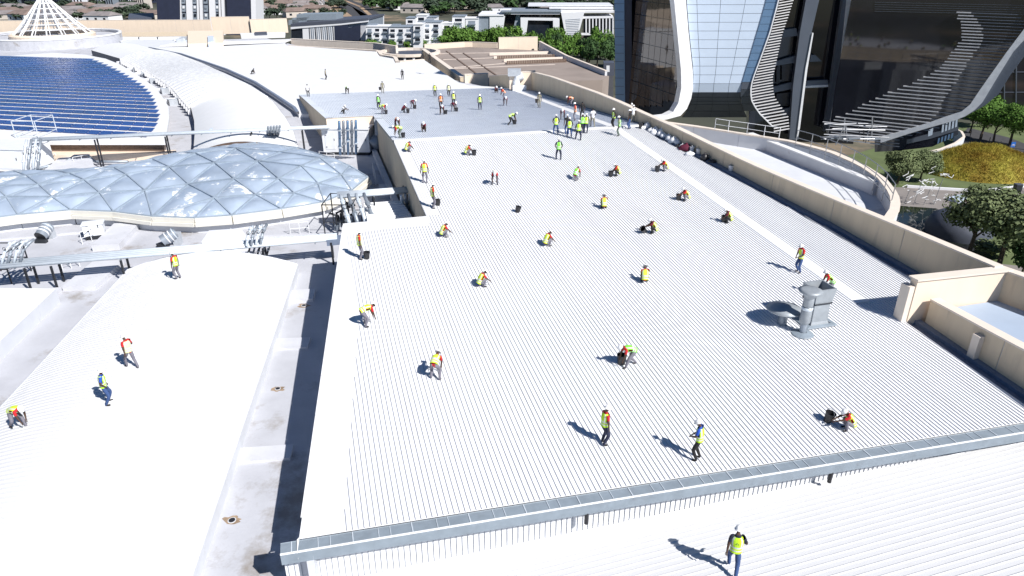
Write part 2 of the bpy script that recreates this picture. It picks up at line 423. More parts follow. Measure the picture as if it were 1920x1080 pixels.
# seams on the white wall below the gutter
t = .02
ww = thing('seamed_wall_band', gp(.5, -.03, DECK), 'white standing seam wall band between the eaves gutter and the lower roof', 'wall')
q = MB(); rows = []
for i in range(9):
    t_ = i/8; rows.append([gp(t_, -.02, gd(t_)+.35), gp(t_, .1, gd(t_)+.35), gp(t_, .1, DECK+.3), gp(t_, -.02, DECK+.3)])
q.grid(rows, closed=True); q.build('wall_sheet', 'white_smooth', ww)
n_ = int(34/.21)
for i in range(n_):
    t_ = (i+.5)/n_; q = MB(); a = gp(t_, -.062, DECK+.25); q.box(a, (gp(1, 0, 0)-gp(0, 0, 0)).normalized()*.018, gp(t_, -.018, 0)-gp(t_, -.062, 0), (0, 0, DECK+.25-gd(t_)-.4)); q.build('wall_seam', 'seam_shade_grey', ww)

# ---- lower roof in the foreground
def lowd(u, v): return 20.02-.036*(v-8)-.115*(19.0-u)
lr = thing('lower_roof', W(12, 12, DECK), 'white ribbed lower roof below the gutter with one worker walking on it', 'roof')
q = MB(); rows = []
for i in range(8):
    u = lerp(-2, 19.55, i/7); rows.append([W(u, v_, lowd(u, v_)) for v_ in (-1.6, 6, 14, 22, 31, 40)])
q.grid(rows); q.build('roof_sheet', 'vault_white', lr); walk.append((q.v, q.f))
q = MB(); q.prism([W(-2, -1.6, lowd(-2, -1.6)+.05), W(19.5, -1.6, lowd(19.5, -1.6)+.05), W(19.5, -1.4, lowd(19.5, -1.4)+.05), W(-2, -1.4, lowd(-2, -1.4)+.05)], CAMZ-DECK-.3); q.build('roof_verge', 'membrane', lr)
u = 8.0
while u < 18.6:
    q = MB(); rows = []
    for v_ in (-1.5, 10, 22, 40):
        uu = u+.004*v_; rows.append([W(uu-.035, v_, lowd(uu, v_)), W(uu-.012, v_, lowd(uu, v_)-.032), W(uu+.012, v_, lowd(uu, v_)-.032), W(uu+.035, v_, lowd(uu, v_))])
    q.grid(rows); q.build('roof_rib', 'low_rib', lr); u += .28

# ---- parapet walls on the right
def parapet(name, label, path, ztop, zbot, th, seg, m_='beige', cop='beige_coping', gap=.025, side=1, cw=.08, cat='wall'):
    # path: list of (x,y); ztop(i) heights at the path points
    t0 = thing(name, Vector((path[0][0], path[0][1], zbot[0] if isinstance(zbot, list) else zbot)), label, cat)
    # resample
    L = [0]
    for a, b in zip(path, path[1:]): L.append(L[-1]+math.dist(a, b))
    n = max(1, round(L[-1]/seg)); N = n*3
    def at(s):
        for i in range(len(path)-1):
            if s <= L[i+1]+1e-6:
                t = (s-L[i])/(L[i+1]-L[i]); return (lerp(path[i][0], path[i+1][0], t), lerp(path[i][1], path[i+1][1], t), lerp(ztop[i], ztop[i+1], t), lerp(zbot[i], zbot[i+1], t) if isinstance(zbot, list) else zbot)
        return (*path[-1], ztop[-1], zbot[-1] if isinstance(zbot, list) else zbot)
    def nrm(s):
        a, b = at(max(s-.05, 0)), at(min(s+.05, L[-1])); d = Vector((b[0]-a[0], b[1]-a[1], 0)).normalized(); return Vector((d.y, -d.x, 0))*side
    for i in range(n):
        q = MB(); s0, s1 = L[-1]*i/n+gap, L[-1]*(i+1)/n-gap; rows = []
        for k in range(4):
            s = lerp(s0, s1, k/3); x, y, zt, zb = at(s); w = nrm(s)*th
            a = Vector((x, y, zt)); b = Vector((x, y, zb)); rows.append([a, a+w, b+w, b])
        q.grid(rows, closed=True); q.add(rows[0], [(0, 1, 2, 3)]); q.add(rows[-1], [(0, 1, 2, 3)])
        q.build('wall_panel', m_, t0)
    q = MB(); rows = []
    for k in range(N+1):
        s = L[-1]*k/N; x, y, zt, zb = at(s); w = nrm(s); a = Vector((x, y, zt+.002))-w*cw*.5; b = a+w*(th+cw)
        rows.append([a, b, b+Vector((0, 0, cw*1.2)), a+Vector((0, 0, cw*1.2))])
    q.grid(rows, closed=True); q.add(rows[0], [(0, 1, 2, 3)]); q.add(rows[-1], [(0, 1, 2, 3)]); q.build('coping', cop, t0)
    # solid core behind the joints
    q = MB(); rows = []
    for k in range(N+1):
        s = L[-1]*k/N; x, y, zt, zb = at(s); w = nrm(s); a = Vector((x, y, zt-.02)); b = Vector((x, y, zb+.01))
        rows.append([a+w*.03, a+w*(th-.03), b+w*(th-.03), b+w*.03])
    q.grid(rows, closed=True); q.build('wall_core', 'concrete', t0)
    return t0
TOPL = [(1010, 137), (1145, 185), (1180, 203), (1221, 221), (1274, 244), (1384, 299), (1518, 357), (1670, 420), (1884, 510)]
def top_z(p):                                                    # height at which the wall top was surveyed
    z = p[2]
    for _ in range(40):
        px, py = proj((p[0], p[1], z)); want = interp(TOPL, px); z += (py-want)*.02
    return z
us = [113, 105, 96, 87, 78, 71, 65, 59, 53, 48, 44, 38.5, 32, 26.4]
path = []; zt = []; zb = []
for u in us:
    p = W(u, wallv(u), roofd(u)); z = top_z(p); path.append((p.x, p.y)); zt.append(min(max(z, p.z+.7), p.z+3.2)); zb.append(CAMZ-23)
WALLTOP = list(zip(us, zt))
parapet('parapet_wall', 'long beige parapet wall running up the right side of the ribbed roof', path, zt, zb, .5, 6.0, side=-1)
# recessed gutter beside it
q = MB(); rows = []
for u in us[::-1]:
    v = wallv(u)
    rows.append([W(u, v-.95, roofd(u)-.01), W(u, v-.93, roofd(u)+.10), W(u, v-.45, roofd(u)+.14), W(u, v-.42, roofd(u)-.02), W(u, v+.0, roofd(u)-.05)])
q.grid(rows, flip=True); o = q.build('box_gutter', 'gutter_blue', main); walk.append((q.v, q.f))
# lower parapet section, nearest the camera
ps = [W(26.0, 30.3, 0), W(22, 30.25, 0), W(17, 30.3, 0)]
parapet('low_parapet_wall', 'lower beige parapet nearest the camera on the right with a pilaster', [(p.x, p.y) for p in ps], [CAMZ-16.35]*3, CAMZ-22, .5, 5.5, side=-1)
pl = tag(MB().box(W(22.9, 29.95, 21), W(22.5, 29.95, 21)-W(22.9, 29.95, 21), W(22.9, 30.3, 21)-W(22.9, 29.95, 21), (0, 0, 4.35)).build('pilaster', 'beige_coping'), 'narrow beige pilaster against the lower parapet wall', 'pilaster')
q = MB(); rows = []
for u in (17, 20, 23, 26.3):
    rows.append([W(u, 29.3, roofd(u)-.01), W(u, 29.32, roofd(u)+.12), W(u, 29.9, roofd(u)+.14), W(u, 29.93, roofd(u)-.05), W(u, 30.3, roofd(u)-.07)])
q.grid(rows, flip=True); q.build('box_gutter', 'gutter_blue', main)
# cross wall and the terrace block behind it
ct = thing('cross_wall', W(26.3, 32, 20), 'tall beige cross wall closing off the right parapet, lit by the sun', 'wall')
q = MB(); q.prism([W(26.75, 29.45, 15.25), W(26.3, 29.45, 15.25), W(26.0, 35.2, 15.25), W(26.45, 35.2, 15.25)], CAMZ-22); q.build('wall_panel', 'beige_light', ct)
q = MB(); q.prism([W(26.85, 29.35, 15.15), W(26.2, 29.35, 15.15), W(25.9, 35.3, 15.15), W(26.5, 35.3, 15.15)], CAMZ-15.25+.003); q.build('coping', 'beige_coping', ct)
q = MB(); q.prism([W(26.95, 29.1, 15.6), W(26.35, 29.1, 15.6), W(26.35, 29.44, 15.6), W(26.95, 29.44, 15.6)], CAMZ-19); q.build('end_pier', 'beige_coping', ct)
q = MB(); q.prism([W(26.0, 30.9, 17.0), W(2, 30.9, 17.0), W(2, 41, 17.0), W(26.0, 41, 17.0)], 0); tr_ = q.build('terrace_roof', 'shade_blue_roof'); tag(tr_, 'pale terrace roof behind the beige cross wall at the right edge', 'roof')
p2 = [W(26.45, 34.9, 0), W(20, 36.3, 0), W(12, 38, 0)]
parapet('terrace_parapet', 'beige outer parapet of the terrace at the right edge', [(p.x, p.y) for p in p2], [CAMZ-15.3]*3, CAMZ-22, .5, 6, side=-1)
p3 = [W(19.6, 30.9, 0), W(19.2, 36, 0)]
parapet('terrace_divider', 'short beige divider wall across the terrace at the right edge', [(p.x, p.y) for p in p3], [CAMZ-16.5]*2, CAMZ-20, .35, 3)

# ---- crescent roof to the right of the parapet
CR = 16.9
inner = [(1238, 236), (1330, 262), (1400, 278), (1500, 300), (1590, 330), (1640, 352), (1662, 375), (1658, 400), (1640, 412)]
rimz = 15.7
rim_px = [(1222, 226), (1300, 236), (1400, 252), (1480, 264), (1560, 284), (1620, 310), (1660, 336), (1684, 366), (1688, 392), (1668, 422)]
rim = [P(x, y, rimz) for x, y in rim_px]
fl = [P(x, y, rimz) for x, y in rim_px]; fl = [Vector((p.x, p.y, CAMZ-CR)) for p in fl]
back = [W(u, wallv(u)+.45, CR) for u in (30, 38, 46, 54, 62)]
q = MB(); q.prism(fl+back, 0); cr = q.build('crescent_roof', 'membrane'); tag(cr, 'pale crescent shaped flat roof with puddle stains beside the tall dark tower', 'roof')
parapet('curved_parapet', 'curved beige parapet round the crescent shaped roof under the tower', [(p.x, p.y) for p in rim], [CAMZ-rimz]*len(rim), 0, .55, 5, m_='membrane', side=1)
bm0 = P(1402, 250, 15.9); bm1 = P(1640, 343, 15.9)
dd = (bm1-bm0).normalized(); nn = Vector((dd.y, -dd.x, 0))
q = MB(); q.box(bm0-Vector((0, 0, 1.05)), bm1-bm0, -nn*.55, (0, 0, 1.0)); q.k = 1; q.box(bm0-nn*-.04-Vector((0, 0, .05)), bm1-bm0, -nn*.63, (0, 0, .1))
tag(q.build('upstand_beam', ['membrane', 'white_smooth']), 'long low white capped upstand across the crescent shaped roof', 'beam')
def railing(name, label, pts, h, m_='steel', nr=2, r=.03, lean=Vector((0, 0, 0))):
    t0 = thing(name, pts[0], label, 'railing')
    for k in range(nr):
        f_ = (k+1)/nr; q = MB(); q.tube([p+Vector((0, 0, h*f_))+lean*f_ for p in pts], r, 6); q.build('rail', m_, t0)
    for p in pts:
        q = MB(); q.tube([p, p+Vector((0, 0, h))+lean], r*1.15, 6); q.build('post', m_, t0)
    return t0
rp = [P(x, y, rimz-.1) for x, y in [(1340, 243), (1365, 247), (1400, 252), (1432, 257), (1460, 261)]]
railing('safety_railing', 'pale two bar safety railing on the curved parapet left of the mast', rp, 1.1, 'rail_white', 2, .028)
rp = [P(x, y, rimz-.1)+Vector((0, 0, -.9)) for x, y in [(1492, 268), (1520, 276), (1548, 286), (1574, 297), (1598, 309), (1620, 322), (1640, 337), (1658, 355), (1672, 376)]]
railing('outrigger_railing', 'grey steel outrigger railing bending round the end of the curved parapet', rp, 2.1, 'steel', 3, .032)
# steel maintenance gantry behind the railing
gn = thing('maintenance_gantry', P(1600, 250, rimz), 'dark steel gantry of bars and platforms outside the curved parapet', 'gantry')
c = P(1605, 262, 15.6)
for i in range(9):
    q = MB(); a = c+Vector((rnd.uniform(-3, 3), rnd.uniform(-1, 2), rnd.uniform(-.6, .2))); b = a+Vector((rnd.uniform(-.5, .5), rnd.uniform(-.4, .4), rnd.uniform(1, 2.3))); q.tube([a, b], .05, 6); q.build('gantry_post', 'steel_dark' if i % 2 else 'steel', gn)
for i in range(8):
    q = MB(); a = c+Vector((-3+rnd.uniform(-.5, .5), rnd.uniform(-1, 1), rnd.uniform(0, 1.6))); q.tube([a, a+Vector((rnd.uniform(3, 6), rnd.uniform(-1.2, .2), rnd.uniform(-.4, .4)))], .05, 6); q.build('gantry_bar', 'steel', gn)
for i in range(3):
    q = MB(); q.boxc(c+Vector((-2+i*1.8, .2*i, .2-.1*i)), (1.5, .9, .08), .2); q.build('gantry_platform', 'pipe_dark', gn)

# ============================================================ LEFT SIDE ROOFS
def px_poly(pxs, d): return [P(x, y, d) for x, y in pxs]
def block(name, pxs, d, bot, mat_, label=None, cat=None, parent=None, kind=None, topm=None):
    q = MB(); pts = px_poly(pxs, d); q.prism(pts, CAMZ-bot)
    if topm:
        q.m = [1]+q.m[1:]; o = q.build(name, [mat_, topm], parent, kind=kind)
    else: o = q.build(name, mat_, parent, kind=kind)
    if label: tag(o, label, cat)
    return o
# ---- near vaulted white roof (bottom left)
vr = thing('vaulted_roof', P(300, 800, DECK), 'large white barrel vaulted roof at the lower left with four workers on it', 'roof')
ED = 19.9
L0, L1 = P(-60, 830, ED), P(240, 505, ED); R0, R1 = P(357, 1080, ED), P(557, 495, ED)
R0 = R1+(R0-R1)*1.28; L0 = L1+(L0-L1)*1.9
def vault_pt(s, t, rise=1.15, lift=0):
    a = L0+(L1-L0)*s; b = R0+(R1-R0)*s; p = a+(b-a)*t
    return p+Vector((0, 0, rise*(1-(2*t-1)**2)+lift))
q = MB(); q.grid([[vault_pt(s/24, t/24) for t in range(25)] for s in range(25)], flip=True); q.build('vault_sheet', 'vault_white', vr, smooth=True); walk.append((q.v, q.f))
nr_ = 122
for i in range(nr_):
    s = (i+.5)/nr_; ds = .028/(L1-L0).length; q = MB()
    q.grid([[vault_pt(s-ds, t/20) for t in range(21)], [vault_pt(s, t/20, lift=.045) for t in range(21)], [vault_pt(s+ds, t/20) for t in range(21)]], flip=True)
    q.build('vault_rib', 'vault_rib_white', vr)
for nm, t_ in (('edge_trim', 1), ('edge_trim', 0)):
    q = MB(); rows = []
    for s in range(13):
        p = vault_pt(s/12, t_); w = (R1-L1).normalized()*(.08 if t_ else -.08); rows.append([p+Vector((0, 0, .03)), p+w+Vector((0, 0, .0)), Vector((p.x+w.x, p.y+w.y, CAMZ-DECK)), Vector((p.x, p.y, CAMZ-DECK))])
    q.grid(rows, closed=True); q.build(nm, 'membrane', vr)
q = MB(); rows = []
for t in range(25): 
    p = vault_pt(1, t/24); f_ = (L1-L0).normalized()*.08; rows.append([p+Vector((0, 0, .02)), p+f_, Vector((p.x+f_.x, p.y+f_.y, CAMZ-DECK)), Vector((p.x, p.y, CAMZ-DECK))])
q.grid(rows, closed=True); q.build('end_gable', 'membrane', vr)
# ---- far left white roof
block('flat_white_roof', [(-400, 535), (105, 541), (0, 640), (-260, 880)], 19.6, DECK, 'membrane', 'flat white roof slab at the left frame edge beyond the vaulted roof', 'roof', topm='white_smooth')
# ---- valley floor details between vault and hall
def kerb(name, pxs, d0, h, w, m_, label=None, cat=None):
    q = MB()
    for a, b in zip(pxs, pxs[1:]):
        A_, B_ = P(*a, d0), P(*b, d0); t = (B_-A_).normalized(); n = Vector((t.y, -t.x, 0)); q.box(A_-n*w/2, B_-A_, n*w, (0, 0, h))
    o = q.build(name, m_)
    return tag(o, label, cat)
kerb('valley_step', [(520, 560), (590, 556)], DECK, .22, 1.6, 'concrete_light', 'raised step across the roof valley nearest the pipe rack', 'step')
kerb('valley_step', [(515, 648), (580, 645)], DECK, .14, 1.2, 'concrete_light', 'middle raised step across the concrete roof valley', 'step')
kerb('valley_step', [(448, 857), (548, 850)], DECK, .14, 1.0, 'concrete_light', 'nearest raised step across the valley, with two small weep holes', 'step')
def drain(px, py, label, r=.11):
    t0 = thing('roof_drain', P(px, py, DECK), label, 'drain')
    p = P(px, py, DECK); q = MB(); q.cyl(p+Vector((0, 0, .004)), r*1.25, .02, 20); q.build('drain_rim', 'membrane', t0)
    q = MB(); q.cyl(p+Vector((0, 0, .02)), r, .012, 20); q.build('drain_hole', 'black_plastic', t0)
    q = MB(); rows = []; n = 18
    ring = [p+Vector((math.cos(a)*r*rnd.uniform(1.7, 4), math.sin(a)*r*rnd.uniform(1.5, 2.6), .003)) for a in [2*math.pi*i/n for i in range(n)]]
    q.add([p+Vector((0, 0, .003))]+ring, [(0, 1+i, 1+(i+1) % n) for i in range(n)]); q.build('rust_stain', 'stain', t0)
drain(435, 976, 'round roof drain with rusty stains, nearest the camera in the valley', .13)
drain(521, 729, 'round roof drain with a brown stain, middle of the valley', .12)
drain(570, 573, 'roof drain farthest up the valley beside the shadow', .14)
# left valley ledges
kerb('deck_kerb', [(110, 545), (0, 660), (-60, 730)], DECK, .25, .5, 'concrete_light', 'low concrete kerb along the left edge of the vaulted roof valley', 'kerb')
kerb('concrete_ramp', [(150, 545), (205, 497)], DECK, .35, 2.2, 'concrete_light', 'pale concrete ramp slab at the top of the left valley', 'ramp')
kerb('concrete_plinth', [(200, 470), (240, 428)], DECK, .5, 2.0, 'concrete_light', 'long concrete plinth between the duct exhausts in front of the foil roof', 'plinth')
# ---- foil cushion roof
foil = thing('cushion_roof', P(300, 380, DECK), 'wavy roof of triangular translucent foil cushions in a cream rim', 'roof')
nodes = {}
def N_(k, x, y, d): nodes[k] = P(x, y, d)
rimn = [(-70, 418), (34, 404), (134, 395), (213, 398), (286, 407), (365, 410), (435, 405), (528, 393), (608, 380), (660, 358), (690, 333)]
RD = 19.3
for i, (x, y) in enumerate(rimn): N_('r%d' % i, x, y, RD)
for i, (x, y) in enumerate([(-60, 378), (12, 370), (98, 370), (187, 362), (272, 358), (353, 346)]): N_('a%d' % i, x, y, 18.5)
for i, (x, y) in enumerate([(402, 372), (480, 366), (552, 363), (597, 345), (641, 329)]): N_('b%d' % i, x, y, 18.6)
for i, (x, y) in enumerate([(-10, 350), (73, 347), (158, 338), (237, 328), (318, 314)]): N_('c%d' % i, x, y, 18.0)
for i, (x, y) in enumerate([(439, 336), (523, 336)]): N_('d%d' % i, x, y, 17.9)
for i, (x, y) in enumerate([(403, 306), (484, 303), (565, 312)]): N_('e%d' % i, x, y, 17.5)
for i, (x, y) in enumerate([(-30, 331), (50, 330), (131, 326), (214, 315), (286, 299)]): N_('f%d' % i, x, y, 17.9)
for i, (x, y) in enumerate([(367, 288), (443, 279), (526, 286), (600, 297)]): N_('g%d' % i, x, y, 17.5)
N_('h0', 655, 312, 18.6)
# back row and back rim, beyond the crown
def back_of(k, dist, drop): return nodes[k]+Vector((.10*dist, dist, -drop))
for k_, src, ds_, dr in [('k0', 'f0', 3.4, .5), ('k1', 'f1', 3.4, .5), ('k2', 'f2', 3.4, .5), ('k3', 'f3', 3.6, .6), ('k4', 'f4', 4.2, .5), ('k5', 'g0', 4.5, .5), ('k6', 'g1', 4.5, .5), ('k7', 'g2', 4.2, .6), ('k8', 'g3', 3, .8)]: nodes[k_] = back_of(src, ds_, dr)
from mathutils.geometry import delaunay_2d_cdt
keys = list(nodes); co2 = [Vector((nodes[k_].x, nodes[k_].y)) for k_ in keys]
outl = ['r%d' % i for i in range(11)]+['h0', 'k8', 'k7', 'k6', 'k5', 'k4', 'k3', 'k2', 'k1', 'k0', 'f0', 'c0', 'a0']
oi = [keys.index(k_) for k_ in outl if k_ != 'h0']+[]
res = delaunay_2d_cdt(co2, [(a, b) for a, b in zip(oi, oi[1:]+oi[:1])], [], 1, 1e-4)
tris = [tuple(f) for f in res[2]]; vmap = [v[0] if v else None for v in res[3]]
def inflate(q, A, B, C_, n=7, h=.28):
    nrm = (B-A).cross(C_-A); 
    if nrm.z < 0: B, C_ = C_, B; nrm = -nrm
    nrm.normalize(); idx = {}; vs = []
    a_, b_, c_ = rnd.uniform(-1, 1), rnd.uniform(-1, 1), rnd.uniform(0, 6)
    for i in range(n+1):
        for j in range(n+1-i):
            u = i/n; v = j/n; w = 1-u-v; p = A*w+B*u+C_*v
            bub = 27*u*v*w; wr = .05*math.sin((u*a_+v*b_)*22+c_)*min(1, bub*2)
            idx[i, j] = len(vs); vs.append(p+nrm*(h*bub**.75+wr*.8*bub))
    fs = []
    for i in range(n):
        for j in range(n-i):
            fs.append((idx[i, j], idx[i+1, j], idx[i, j+1]))
            if i+j < n-1: fs.append((idx[i+1, j], idx[i+1, j+1], idx[i, j+1]))
    q.add(vs, fs)
edges = set()
for f in tris:
    if any(vmap[i] is None for i in f): continue
    A_, B_, C_ = [nodes[keys[vmap[i]]] for i in f]
    q = MB(); inflate(q, A_, B_, C_); q.build('foil_cushion', 'foil', foil, smooth=True)
    ks = [keys[vmap[i]] for i in f]
    for a, b in ((0, 1), (1, 2), (2, 0)): edges.add(tuple(sorted((ks[a], ks[b]))))
for a, b in sorted(edges):
    A_, B_ = nodes[a], nodes[b]; t = (B_-A_).normalized(); n = Vector((t.y, -t.x, 0)).normalized()*.10
    q = MB(); q.box(A_-n*.5-Vector((0, 0, .04)), B_-A_, n, (0, 0, .17)); q.build('frame_bar', 'foil_frame', foil)
ro = ['r%d' % i for i in range(11)]+['k8', 'k7', 'k6', 'k5', 'k4', 'k3', 'k2', 'k1', 'k0']
for a, b in zip(ro, ro[1:]):
    A_, B_ = nodes[a].copy(), nodes[b].copy(); dz = Vector((0, 0, 1)); t = (B_-A_).normalized(); n = Vector((t.y, -t.x, 0)).normalized()
    q = MB(); q.box(A_-n*.1-dz*.62+t*.02, B_-A_-t*.04, n*.45, dz*.3); q.build('rim_panel', 'cream', foil)
    q = MB(); q.box(A_-n*.1-dz*.30+t*.02, B_-A_-t*.04, n*.28, dz*.34); q.build('rim_panel', 'cream', foil)
    q = MB(); lo = CAMZ-DECK; A2 = A_-n*.5; q.box(Vector((A2.x, A2.y, lo)), Vector((B_.x-A_.x, B_.y-A_.y, 0)), n*.3, dz*(min(A_.z, B_.z)-lo-.62)); q.build('upstand', 'membrane', foil)
# ---- solar roof
SD = 18.6
sr = thing('solar_roof', P(150, 200, DECK), 'low white oval roof covered in rows of blue solar panels, upper left', 'roof')
def dome(p):                                                     # gentle swell of the roof
    return Vector((p.x, p.y, p.z+.0))
outl_px = [(-500, 262), (-200, 262), (100, 266), (309, 266), (312, 252), (317, 220), (316, 200), (309, 188), (292, 164), (260, 142), (228, 122), (198, 110), (160, 102.5), (100, 99), (50, 102), (0, 107), (-200, 128), (-500, 165)]
q = MB(); q.prism(px_poly(outl_px, SD), CAMZ-SD-.35); q.build('roof_plate', 'white_smooth', sr)
q = MB(); q.prism([p*1 for p in px_poly([(-500, 266), (100, 270), (306, 270), (306, 252), (312, 205), (300, 180), (260, 146), (200, 114), (100, 103), (-500, 170)], SD+.36)], CAMZ-DECK); q.build('clerestory', 'brown', sr)
xe = [(104, 150), (112, 170), (121, 192), (130, 212), (140, 230), (151, 248), (163, 266), (176, 279), (190, 287), (208, 293), (219, 297), (240, 291), (250, 284), (259, 275)]
ends = []; T0_ = P(275, 258, SD).y
for i in range(25):
    Y_ = T0_+2.8*i; yy = proj((0, Y_, CAMZ-SD))[1]
    if yy < 106: break
    ends.append((interp(xe, yy), yy))
rowdir = Vector((math.sin(R(102)), math.cos(R(102)), 0)); back = Vector((-rowdir.y, rowdir.x, 0))
if back.y < 0: back = -back
pr = MB(); pr.box((0, 0, 0), (1.52, 0, 0), (0, 1.0, 0), (0, 0, .04))
panel_mesh = None; cnt = 0; far = MB()
for ri, (ex, ey) in enumerate(ends):
    e0 = P(ex, ey, SD); T_ = e0.y
    npan = 20 if ri < 8 else 30
    rise = .62/ (1.0)
    for j in range(npan):
        for k_ in (0, 1):
            if j*1.62 > 34 + ri*2: continue
            o = e0-rowdir*(1.62*(j+1)+.5*k_)+back*(.93*k_)+Vector((0, 0, .05))
            a, b = rowdir*1.50, back*.85; sk = back*.0-rowdir*.35
            b = b+sk
            if cnt < 290 and ri < 8:
                q = MB(); q.box(o, a, b, (0, 0, .04)); q.build('solar_panel', 'solar', sr); cnt += 1
            else: far.box(o, a, b, (0, 0, .04))
far.build('solar_panel_rows', 'solar', sr, kind='stuff')
# ---- louvred curved vault
lv = thing('louvred_vault', P(400, 180, DECK), 'curving white vault with a band of close set fins beside the solar roof', 'roof')
LD = 19.3
lp = [P(x, y, LD) for x, y in [(362, 290), (365, 252), (364, 226), (358, 202), (326, 165), (288, 140), (258, 124), (228, 111), (171, 94.5)]]
rq = [P(x, y, LD) for x, y in [(564, 292), (550, 245), (535, 220), (511, 189), (470, 164), (425, 143), (384, 124), (345, 109), (281, 91)]]
def along(pl_, s):
    x = s*(len(pl_)-1); i = min(int(x), len(pl_)-2); return pl_[i].lerp(pl_[i+1], x-i)
def lv_pt(s, t, rise=1.5, lift=0):
    p = along(lp, s).lerp(along(rq, s), t); return p+Vector((0, 0, rise*(1-(2*t-1)**2)+lift))
q = MB(); q.grid([[lv_pt(s/48, t/16) for t in range(17)] for s in range(49)]); q.build('vault_sheet', 'white_smooth', lv, smooth=True)
for side in (0, 1):
    q = MB(); rows = []
    for s in range(49):
        p = lv_pt(s/48, side); rows.append([p+Vector((0, 0, .05)), Vector((p.x, p.y, CAMZ-DECK))])
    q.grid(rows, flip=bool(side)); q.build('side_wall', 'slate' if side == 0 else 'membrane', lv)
q = MB(); rows = [[lv_pt(0, t/16), Vector((lv_pt(0, t/16).x, lv_pt(0, t/16).y, CAMZ-DECK))] for t in range(17)]; q.grid(rows); q.build('end_gable', 'brown', lv)
q = MB(); rows = []
for i in range(33): rows.append([lv_pt(lerp(.376, .87, i/32), t/16*.92+.0, lift=.03) for t in range(17)])
q.grid(rows); q.build('gap_shade_band', 'slate', lv)  # dark sheet under the fins, painted as the shade in their gaps
NF = 32
for i in range(NF):
    s = lerp(.378, .868, i/(NF-1)); q = MB(); ds = .0021
    rows = []
    for s_, l_ in ((s-ds, .04), (s-ds, .42), (s+ds, .42), (s+ds, .04)): rows.append([lv_pt(s_, -.03+t/16*.98, lift=l_) for t in range(17)])
    q.grid(rows); q.add(rows[0][:1]+rows[1][:1]+rows[2][:1]+rows[3][:1], [(0, 1, 2, 3)]); q.build('fin', 'panel_white', lv)
    q = MB(); p = lv_pt(s, -.02, lift=.4); w = Vector((.12, 0, 0)); q.box(Vector((p.x-.2, p.y-.15, CAMZ-DECK+.3)), (.45, 0, 0), (0, .3, 0), (0, 0, p.z-CAMZ+DECK-.3)); q.build('fin_leg', 'panel_white', lv)
# service boxes along its foot
for i, (x, y) in enumerate([(247, 122), (268, 134), (284, 143), (300, 155), (322, 174), (336, 195)]):
    p = P(x, y, DECK); q = MB(); q.boxc(p, (3.2, 1.6, .9), .2+.1*i); q.k = 1; q.tube([p+Vector((-2.6, -.8, .5)), p+Vector((-.3, -.2, .7))], .35, 10)
    tag(q.build('duct_unit', ['ahu_grey', 'membrane']), ['grey duct box at the far end of the louvred vault', 'second duct box from the far end beside the louvred vault', 'duct box midway along the foot of the louvred vault', 'duct box where the louvred vault starts to bend', 'second nearest duct box beside the fins of the louvred vault', 'nearest duct unit at the foot of the louvred vault'][i], 'duct', 'duct boxes along the louvred vault')
# ---- big white far roof
wr = thing('white_far_roof', P(600, 130, DECK), 'very large plain white roof beyond the grey slope with a few tiny workers', 'roof')
WD = 20.1
wpx = [(560, 214), (554, 205), (522, 183.5), (479, 156), (426, 132), (384, 117.5), (341, 103), (281, 91), (300, 88.5), (420, 86), (535, 80.5), (536, 85), (706, 97), (712, 105.5), (738, 110), (741, 118), (796, 113), (860, 155), (880, 160), (1010, 168), (1000, 215)]
q = MB(); q.prism(px_poly(wpx, WD), 0); q.build('roof_plate', 'white_smooth', wr); walk.append((q.v, [q.f[0]]))
wl = [P(x, y, WD-.0) for x, y in [(560, 214), (554, 205), (522, 183.5), (479, 156), (426, 132), (384, 117.5), (341, 103), (281, 91)]]
q = MB(); rows = []
for p in wl: rows.append([p+Vector((-.35, 0, .0)), p+Vector((-.35, 0, .35)), p+Vector((.1, 0, .35)), p+Vector((.1, 0, .01))])
q.grid(rows); q.build('gap_shadow_strip', 'gutter_blue', wr)  # dark blue strip drawn for the shadow in the gap along this edge
for i in range(44):                                              # sheet laps
    a, b = P(330+i*11.5, 92-i*.05, WD), P(330+i*11.5+150+i*3, 175, WD)
for (a, b) in [((300, 88), (535, 80))]:
    A_, B_ = P(*a, WD), P(*b, WD); q = MB(); q.box(A_+Vector((0, 0, .01)), B_-A_, Vector((0, 7, 0)), (0, 0, .25)); q.build('upper_step', 'white_smooth', wr)
# ---- beige parapets and boxes at the far edge
def pp(pxs, d): return [(P(x, y, d).x, P(x, y, d).y) for x, y in pxs]
parapet('far_parapet', 'long sunlit beige parapet below the dark slab tower, upper left', pp([(-120, 60), (0, 61), (180, 60), (397, 59)], 21), [CAMZ-17.6]*4, CAMZ-22, .6, 5.4, 'beige_light', side=-1)
parapet('tall_far_parapet', 'taller beige parapet section right in front of the dark slab tower', pp([(399, 58), (470, 57)], 21), [CAMZ-16.9]*2, CAMZ-22, .6, 5.4, 'beige_light', side=-1)
parapet('end_far_parapet', 'beige parapet between the dark slab tower and the slatted hall', pp([(471, 57.5), (540, 55)], 21), [CAMZ-17.7]*2, CAMZ-22, .6, 5, 'beige_light', side=-1)
block('beige_plant_box', [(352, 58), (418, 57), (418, 80), (352, 82)], 19.3, 21, 'beige_light', 'beige plant room box with a grey louvre on the far roof', 'plant room')
block('tan_far_roof', [(-120, 62), (350, 60), (352, 68), (-120, 70)], 20.4, 21, 'beige', 'narrow tan roof strip in front of the long far parapet', 'roof')
block('low_grey_roof', [(218, 70), (352, 68), (352, 86), (240, 92)], 20.2, 21, 'membrane', 'low grey stepped roof beside the lattice cone', 'roof')
for i in range(3): tag(MB().boxc(P(245+35*i, 73, 20.2), (5.5, 1.2, .5)).build('roof_duct', 'panel_white'), 'low white duct box on the grey roof right of the lattice cone', 'duct', 'low duct boxes by the cone')
